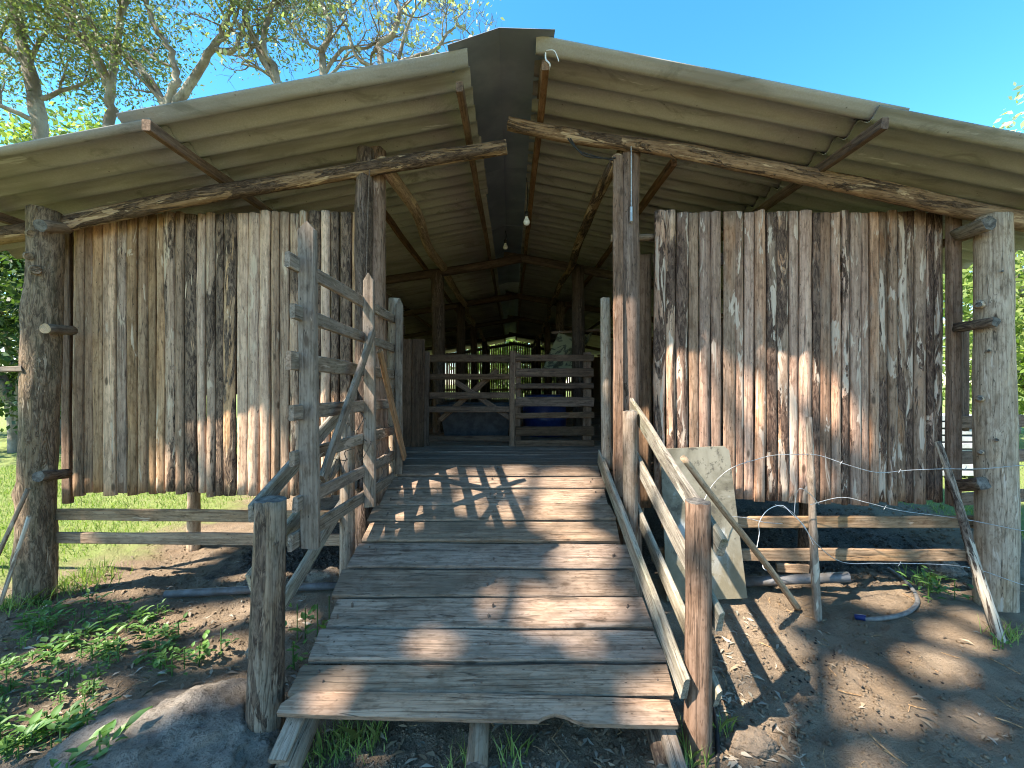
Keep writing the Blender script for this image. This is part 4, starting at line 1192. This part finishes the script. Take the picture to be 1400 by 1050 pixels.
def shade_tree():
    rng = random.Random(50); nr = np.random.default_rng(50)
    base = Vector((-7.6, -5.2, -.1))
    e = empty('shade_tree', base, 'leafy shade tree standing behind the photographer, out of the picture', 'tree')
    V, Fc = [], []
    add_tube(V, Fc, smooth_path([base, base + Vector((.1, 0, 3.8)), base + Vector((.4, .4, 9.0))], 6), [0.36 - 0.012 * i for i in range(13)], 10)
    for k in range(18):
        tgt = Vector((rng.uniform(-11, -2.6), rng.uniform(-7.0, -0.6), rng.uniform(11, 14)))
        s0 = base + Vector((.35, .35, rng.uniform(6.5, 9.0)))
        mid = s0.lerp(tgt, .5) + Vector((0, 0, .6))
        add_tube(V, Fc, smooth_path([s0, mid, tgt], 6), [0.13 - 0.008 * i for i in range(13)], 6)
    mk('trunk', V, Fc, M_TREE, None, e, None, True)
    n = 85000
    z = nr.uniform(10.5, 14.8, n)
    gx_, gy_ = nr.uniform(-3.6, 7.2, n), nr.uniform(0.2, 6.2, n)      # where each leaf's shadow falls on the ground
    pts = np.stack([gx_ - SUN_A * z, gy_ - SUN_B * z, z], 1)
    wv = np.array([nz(a * .9, b * .9, 2.2) for a, b in zip(gx_, gy_)])
    inside = (np.abs((gx_ - 1.8) / 5.2)) ** 3 + (np.abs((gy_ - 3.2) / 2.75)) ** 3 + wv * .25 < 1.0
    left_open = (gx_ < -2.55 + wv * .15) & (gy_ > 2.85)
    cl = np.array([nz(p[0] * .55, p[1] * .55, p[2] * .55) for p in pts])
    pts = pts[inside & ~left_open & (cl > -0.5)]
    LV, Q = leaves(pts, 0.24, 0.5, 0.3, rng=nr)
    s = np.array(SUNV)
    L4 = LV.reshape(-1, 4, 3)
    L5 = np.concatenate([L4, L4.mean(1, keepdims=True)], 1)
    ok = np.ones(len(L5), bool)
    for c, r in LIT:
        d = L5 - np.array(c)
        q = d - (d @ s)[..., None] * s
        ok &= (np.linalg.norm(q, axis=2) > r + 0.02).all(1)
    LV = L4[ok].reshape(-1, 3); Q = np.arange(len(LV)).reshape(-1, 4)
    fast('crown', LV, Q, M_LEAFD, e)
shade_tree()

# ------------------------------------------------------------------ grass, weeds, litter
def blades(name, pts, hgt, wid, mat, lean=0.5, label=None):
    n = len(pts); nr = np.random.default_rng(3)
    a = nr.uniform(0, 6.28, n); d = np.stack([np.cos(a), np.sin(a), np.zeros(n)], 1)
    h = hgt * nr.uniform(.5, 1.4, n)[:, None]; ln = nr.uniform(0, lean, n)[:, None] * h
    b = nr.uniform(0, 6.28, n); l = np.stack([np.cos(b), np.sin(b), np.zeros(n)], 1)
    up = np.array([0, 0, 1.0])
    w = wid * nr.uniform(.7, 1.3, n)[:, None]
    V = np.stack([pts - d * w, pts + d * w, pts + d * w * .6 + up * h * .6 + l * ln * .4, pts + up * h + l * ln, pts - d * w * .6 + up * h * .6 + l * ln * .4], 1).reshape(-1, 3)
    Q = np.arange(5 * n).reshape(n, 5)
    return tag(fast(name, V, Q, mat), label, 'grass', kind='stuff')

gp_ = []
rg = random.Random(8)
while len(gp_) < 42000:
    y = 2.7 + 8 * rg.random() ** 1.3; x = rg.uniform(-9.5, -2.6)
    if x + 0.6 * nz(x * .9, y * .9) < -3.5 - rg.random() * .6: gp_.append((x, y, gh(x, y) - .005))
while len(gp_) < 58000:
    x = rg.uniform(5.0, 13); y = rg.uniform(3.2, 10)
    gp_.append((x, y, gh(x, y) - .005))
blades('lawn_grass', np.array(gp_), 0.055, 0.004, M_GRASS, 0.9, 'short bright lawn grass beside the barn')
gp_ = []
for (a, b, n, s) in ((105, 800, 260, .11), (125, 785, 120, .07), (45, 825, 160, .08), (20, 835, 120, .08), (470, 1005, 70, .05), (440, 1030, 60, .06), (390, 1040, 60, .05), (505, 1000, 60, .05), (950, 1035, 60, .03), (990, 1000, 20, .02), (1375, 870, 60, .04), (1260, 705 + 90, 60, .06), (700, 1040, 20, .03), (640, 1045, 30, .04)):
    c = G(a, b)
    for k in range(n):
        x, y = c.x + rg.gauss(0, s), c.y + rg.gauss(0, s); gp_.append((x, y, gh(x, y) - .005))
blades('grass_tufts', np.array(gp_), 0.10, 0.0028, M_GRASS, 1.1, 'loose grass tufts round the post feet and ramp front')


def herb(V, Q, x, y, z, h, n, ls, rng):
    for k in range(n):
        t = rng.uniform(.15, 1); a = rng.uniform(0, 6.28); tilt = rng.uniform(-.2, .7)
        st_ = Vector((x + rng.gauss(0, .25) * h, y + rng.gauss(0, .25) * h, z + h * t))
        d = Vector((math.cos(a) * math.cos(tilt), math.sin(a) * math.cos(tilt), math.sin(tilt)))
        u = d.cross(Vector((0, 0, 1))).normalized(); nn = u.cross(d)
        s = ls * rng.uniform(.6, 1.3); b = len(V)
        st_ = st_ + d * s * .3
        for (f, w, dz) in ((0, 0.02, 0), (.3, .25, .03), (.62, .2, .02), (1, 0.01, -.12)):
            c = st_ + d * s * f + nn * s * dz
            V.append(tuple(c - u * s * w + nn * s * .05)); V.append(tuple(c + nn * s * -.03)); V.append(tuple(c + u * s * w + nn * s * .05))
        for i in range(3):
            q = b + i * 3
            Q.append((q, q + 1, q + 4, q + 3)); Q.append((q + 1, q + 2, q + 5, q + 4))
    # stem
    b = len(V)
    for zz in (0, h):
        for (dx, dy) in ((.003, 0), (-.002, .003), (-.002, -.003)): V.append((x + dx, y + dy, z + zz))
    Q += [(b, b + 1, b + 4, b + 3), (b + 1, b + 2, b + 5, b + 4), (b + 2, b, b + 3, b + 5)]

V, Q = [], []
rw = random.Random(19)
cnt = 0
while cnt < 170:
    px, py = rw.uniform(-60, 345), rw.uniform(828, 1110)
    # weed bed follows a band from the left post towards the boulder
    edge = 0.9 - abs((px - 110) / 260) * 0.8
    c = G(px, py)
    if nz(c.x * 2.3, c.y * 2.3, 4.4) + edge * .55 < 0.28 + (0.35 if px > 230 else 0): continue
    if px > 130 and py > 935: continue
    herb(V, Q, c.x, c.y, gh(c.x, c.y), rw.uniform(.03, .085), rw.randint(5, 14), rw.choice((rw.uniform(.018, .03), rw.uniform(.035, .062))), rw); cnt += 1
tag(fast('weed_cover', np.array(V), np.array(Q), M_WEED), 'leafy green weeds spreading over the dirt at lower left', 'weeds', kind='stuff')
def plant(px, py, h, n, ls, label, seed, off=0):
    V, Q = [], []; rr_ = random.Random(seed); c = G(px, py)
    e = empty('weed_plant', tuple(c), label, 'plant')
    for k in range(5):
        x, y = c.x + rr_.gauss(0, h * .35), c.y + rr_.gauss(0, h * .35)
        herb(V, Q, x, y, gh(x, y), h * rr_.uniform(.6, 1.1), n // 5, ls, rr_)
    fast('foliage', np.array(V), np.array(Q), M_WEED, e)
plant(270, 912, 0.16, 60, .05, 'dark green weed growing just above the boulder', 1)
plant(1262, 812, 0.22, 70, .055, 'bushy weed growing below the right wall near the hose', 2)
plant(437, 868, 0.26, 26, .07, 'upright light green weed against the left edge of the ramp', 3)
plant(322, 1030, 0.13, 30, .045, 'small weed between the boulder and the left front post', 4)
plant(400, 905, 0.12, 22, .045, 'low weed behind the left front post', 5)
plant(112, 1075, 0.2, 50, .07, 'broad leaved weed at the left end of the boulder', 6)
plant(1365, 882, 0.06, 14, .03, 'tiny weed at the foot of the leaning fence stick', 7)

# dry leaves
pts = []
rl_ = random.Random(33)
def scatter(n, px0, px1, py0, py1):
    for k in range(n):
        c = G(rl_.uniform(px0, px1), rl_.uniform(py0, py1)); pts.append((c.x, c.y, gh(c.x, c.y) + .006))
scatter(260, 420, 950, 985, 1075); scatter(150, 965, 1030, 830, 960); scatter(130, 380, 480, 800, 930); scatter(420, 0, 340, 800, 1050); scatter(90, 980, 1400, 830, 1050); scatter(80, 80, 460, 760, 810); scatter(90, 960, 1100, 960, 1060)
LV, LQ = leaves(np.array(pts), 0.055, 0.26, 0.0, 0.5, flat=0.93, rng=np.random.default_rng(2))
tag(fast('leaf_litter', LV, LQ, M_DRY), 'dry fallen leaves scattered over the dirt', 'leaf litter', kind='stuff')
# pebbles, crumbs and twigs
def crumbs(name, n, boxes, size, mat, label, cat, seed):
    rr_ = random.Random(seed); V, Q = [], []
    oct_ = [(1, 0, 0), (0, 1, 0), (-1, 0, 0), (0, -1, 0), (0, 0, 1), (0, 0, -1)]
    fc = [(0, 1, 4), (1, 2, 4), (2, 3, 4), (3, 0, 4), (1, 0, 5), (2, 1, 5), (3, 2, 5), (0, 3, 5)]
    for k in range(n):
        bx_ = rr_.choice(boxes); c = G(rr_.uniform(bx_[0], bx_[1]), rr_.uniform(bx_[2], bx_[3])); s = size * rr_.uniform(.5, 1.6); b = len(V); a = rr_.uniform(0, 6.28)
        sx, sy, sz = s * rr_.uniform(.7, 1.3), s * rr_.uniform(.7, 1.3), s * rr_.uniform(.5, .9)
        z = gh(c.x, c.y) + sz * .4
        for (x, y, q) in oct_:
            X, Y_ = x * sx * rr_.uniform(.8, 1.2), y * sy * rr_.uniform(.8, 1.2)
            V.append((c.x + X * math.cos(a) - Y_ * math.sin(a), c.y + X * math.sin(a) + Y_ * math.cos(a), z + q * sz))
        Q += [tuple(b + i for i in f) for f in fc]
    tag(fast(name, np.array(V), np.array(Q), mat, smooth=True), label, cat, kind='stuff')
crumbs('dark_pellets', 120, [(1050, 1160, 850, 960), (1080, 1300, 880, 1000)], 0.006, M_PELLET, 'small dark droppings scattered on the right dirt', 'pellets', 1)
crumbs('soil_crumbs', 3500, [(0, 1400, 745, 1090), (200, 480, 735, 800), (1020, 1400, 690, 800), (420, 960, 985, 1080)], 0.007, M_GROUND, 'loose soil crumbs over the dirt', 'soil crumbs', 2)
crumbs('soil_clods', 1800, [(330, 480, 738, 790), (1020, 1340, 690, 800)], 0.014, M_GROUND, 'dark manure clods under the raised floor', 'soil clods', 3)
crumbs('dirt_clods', 1300, [(980, 1400, 800, 1060), (960, 1200, 820, 1000), (0, 340, 790, 900), (400, 960, 990, 1070)], 0.010, M_GROUND, 'loose trodden clods on the open dirt', 'soil clods', 4)
V, Fc = [], []
for k in range(160):
    c = G(rl_.uniform(0, 1400), rl_.uniform(800, 1070)); a = rl_.uniform(0, 6.28); L = rl_.uniform(.03, .14)
    p = Vector((c.x, c.y, gh(c.x, c.y) + .005)); d = Vector((math.cos(a), math.sin(a), .05)) * L
    add_tube(V, Fc, [p, p + d * .5 + Vector((rl_.gauss(0, .006), rl_.gauss(0, .006), 0)), p + d], rl_.uniform(.0015, .003), 4)
tag(mk('twigs', V, Fc, M_BAMBOO), 'thin dry twigs and straw lying on the dirt', 'twigs', kind='stuff')
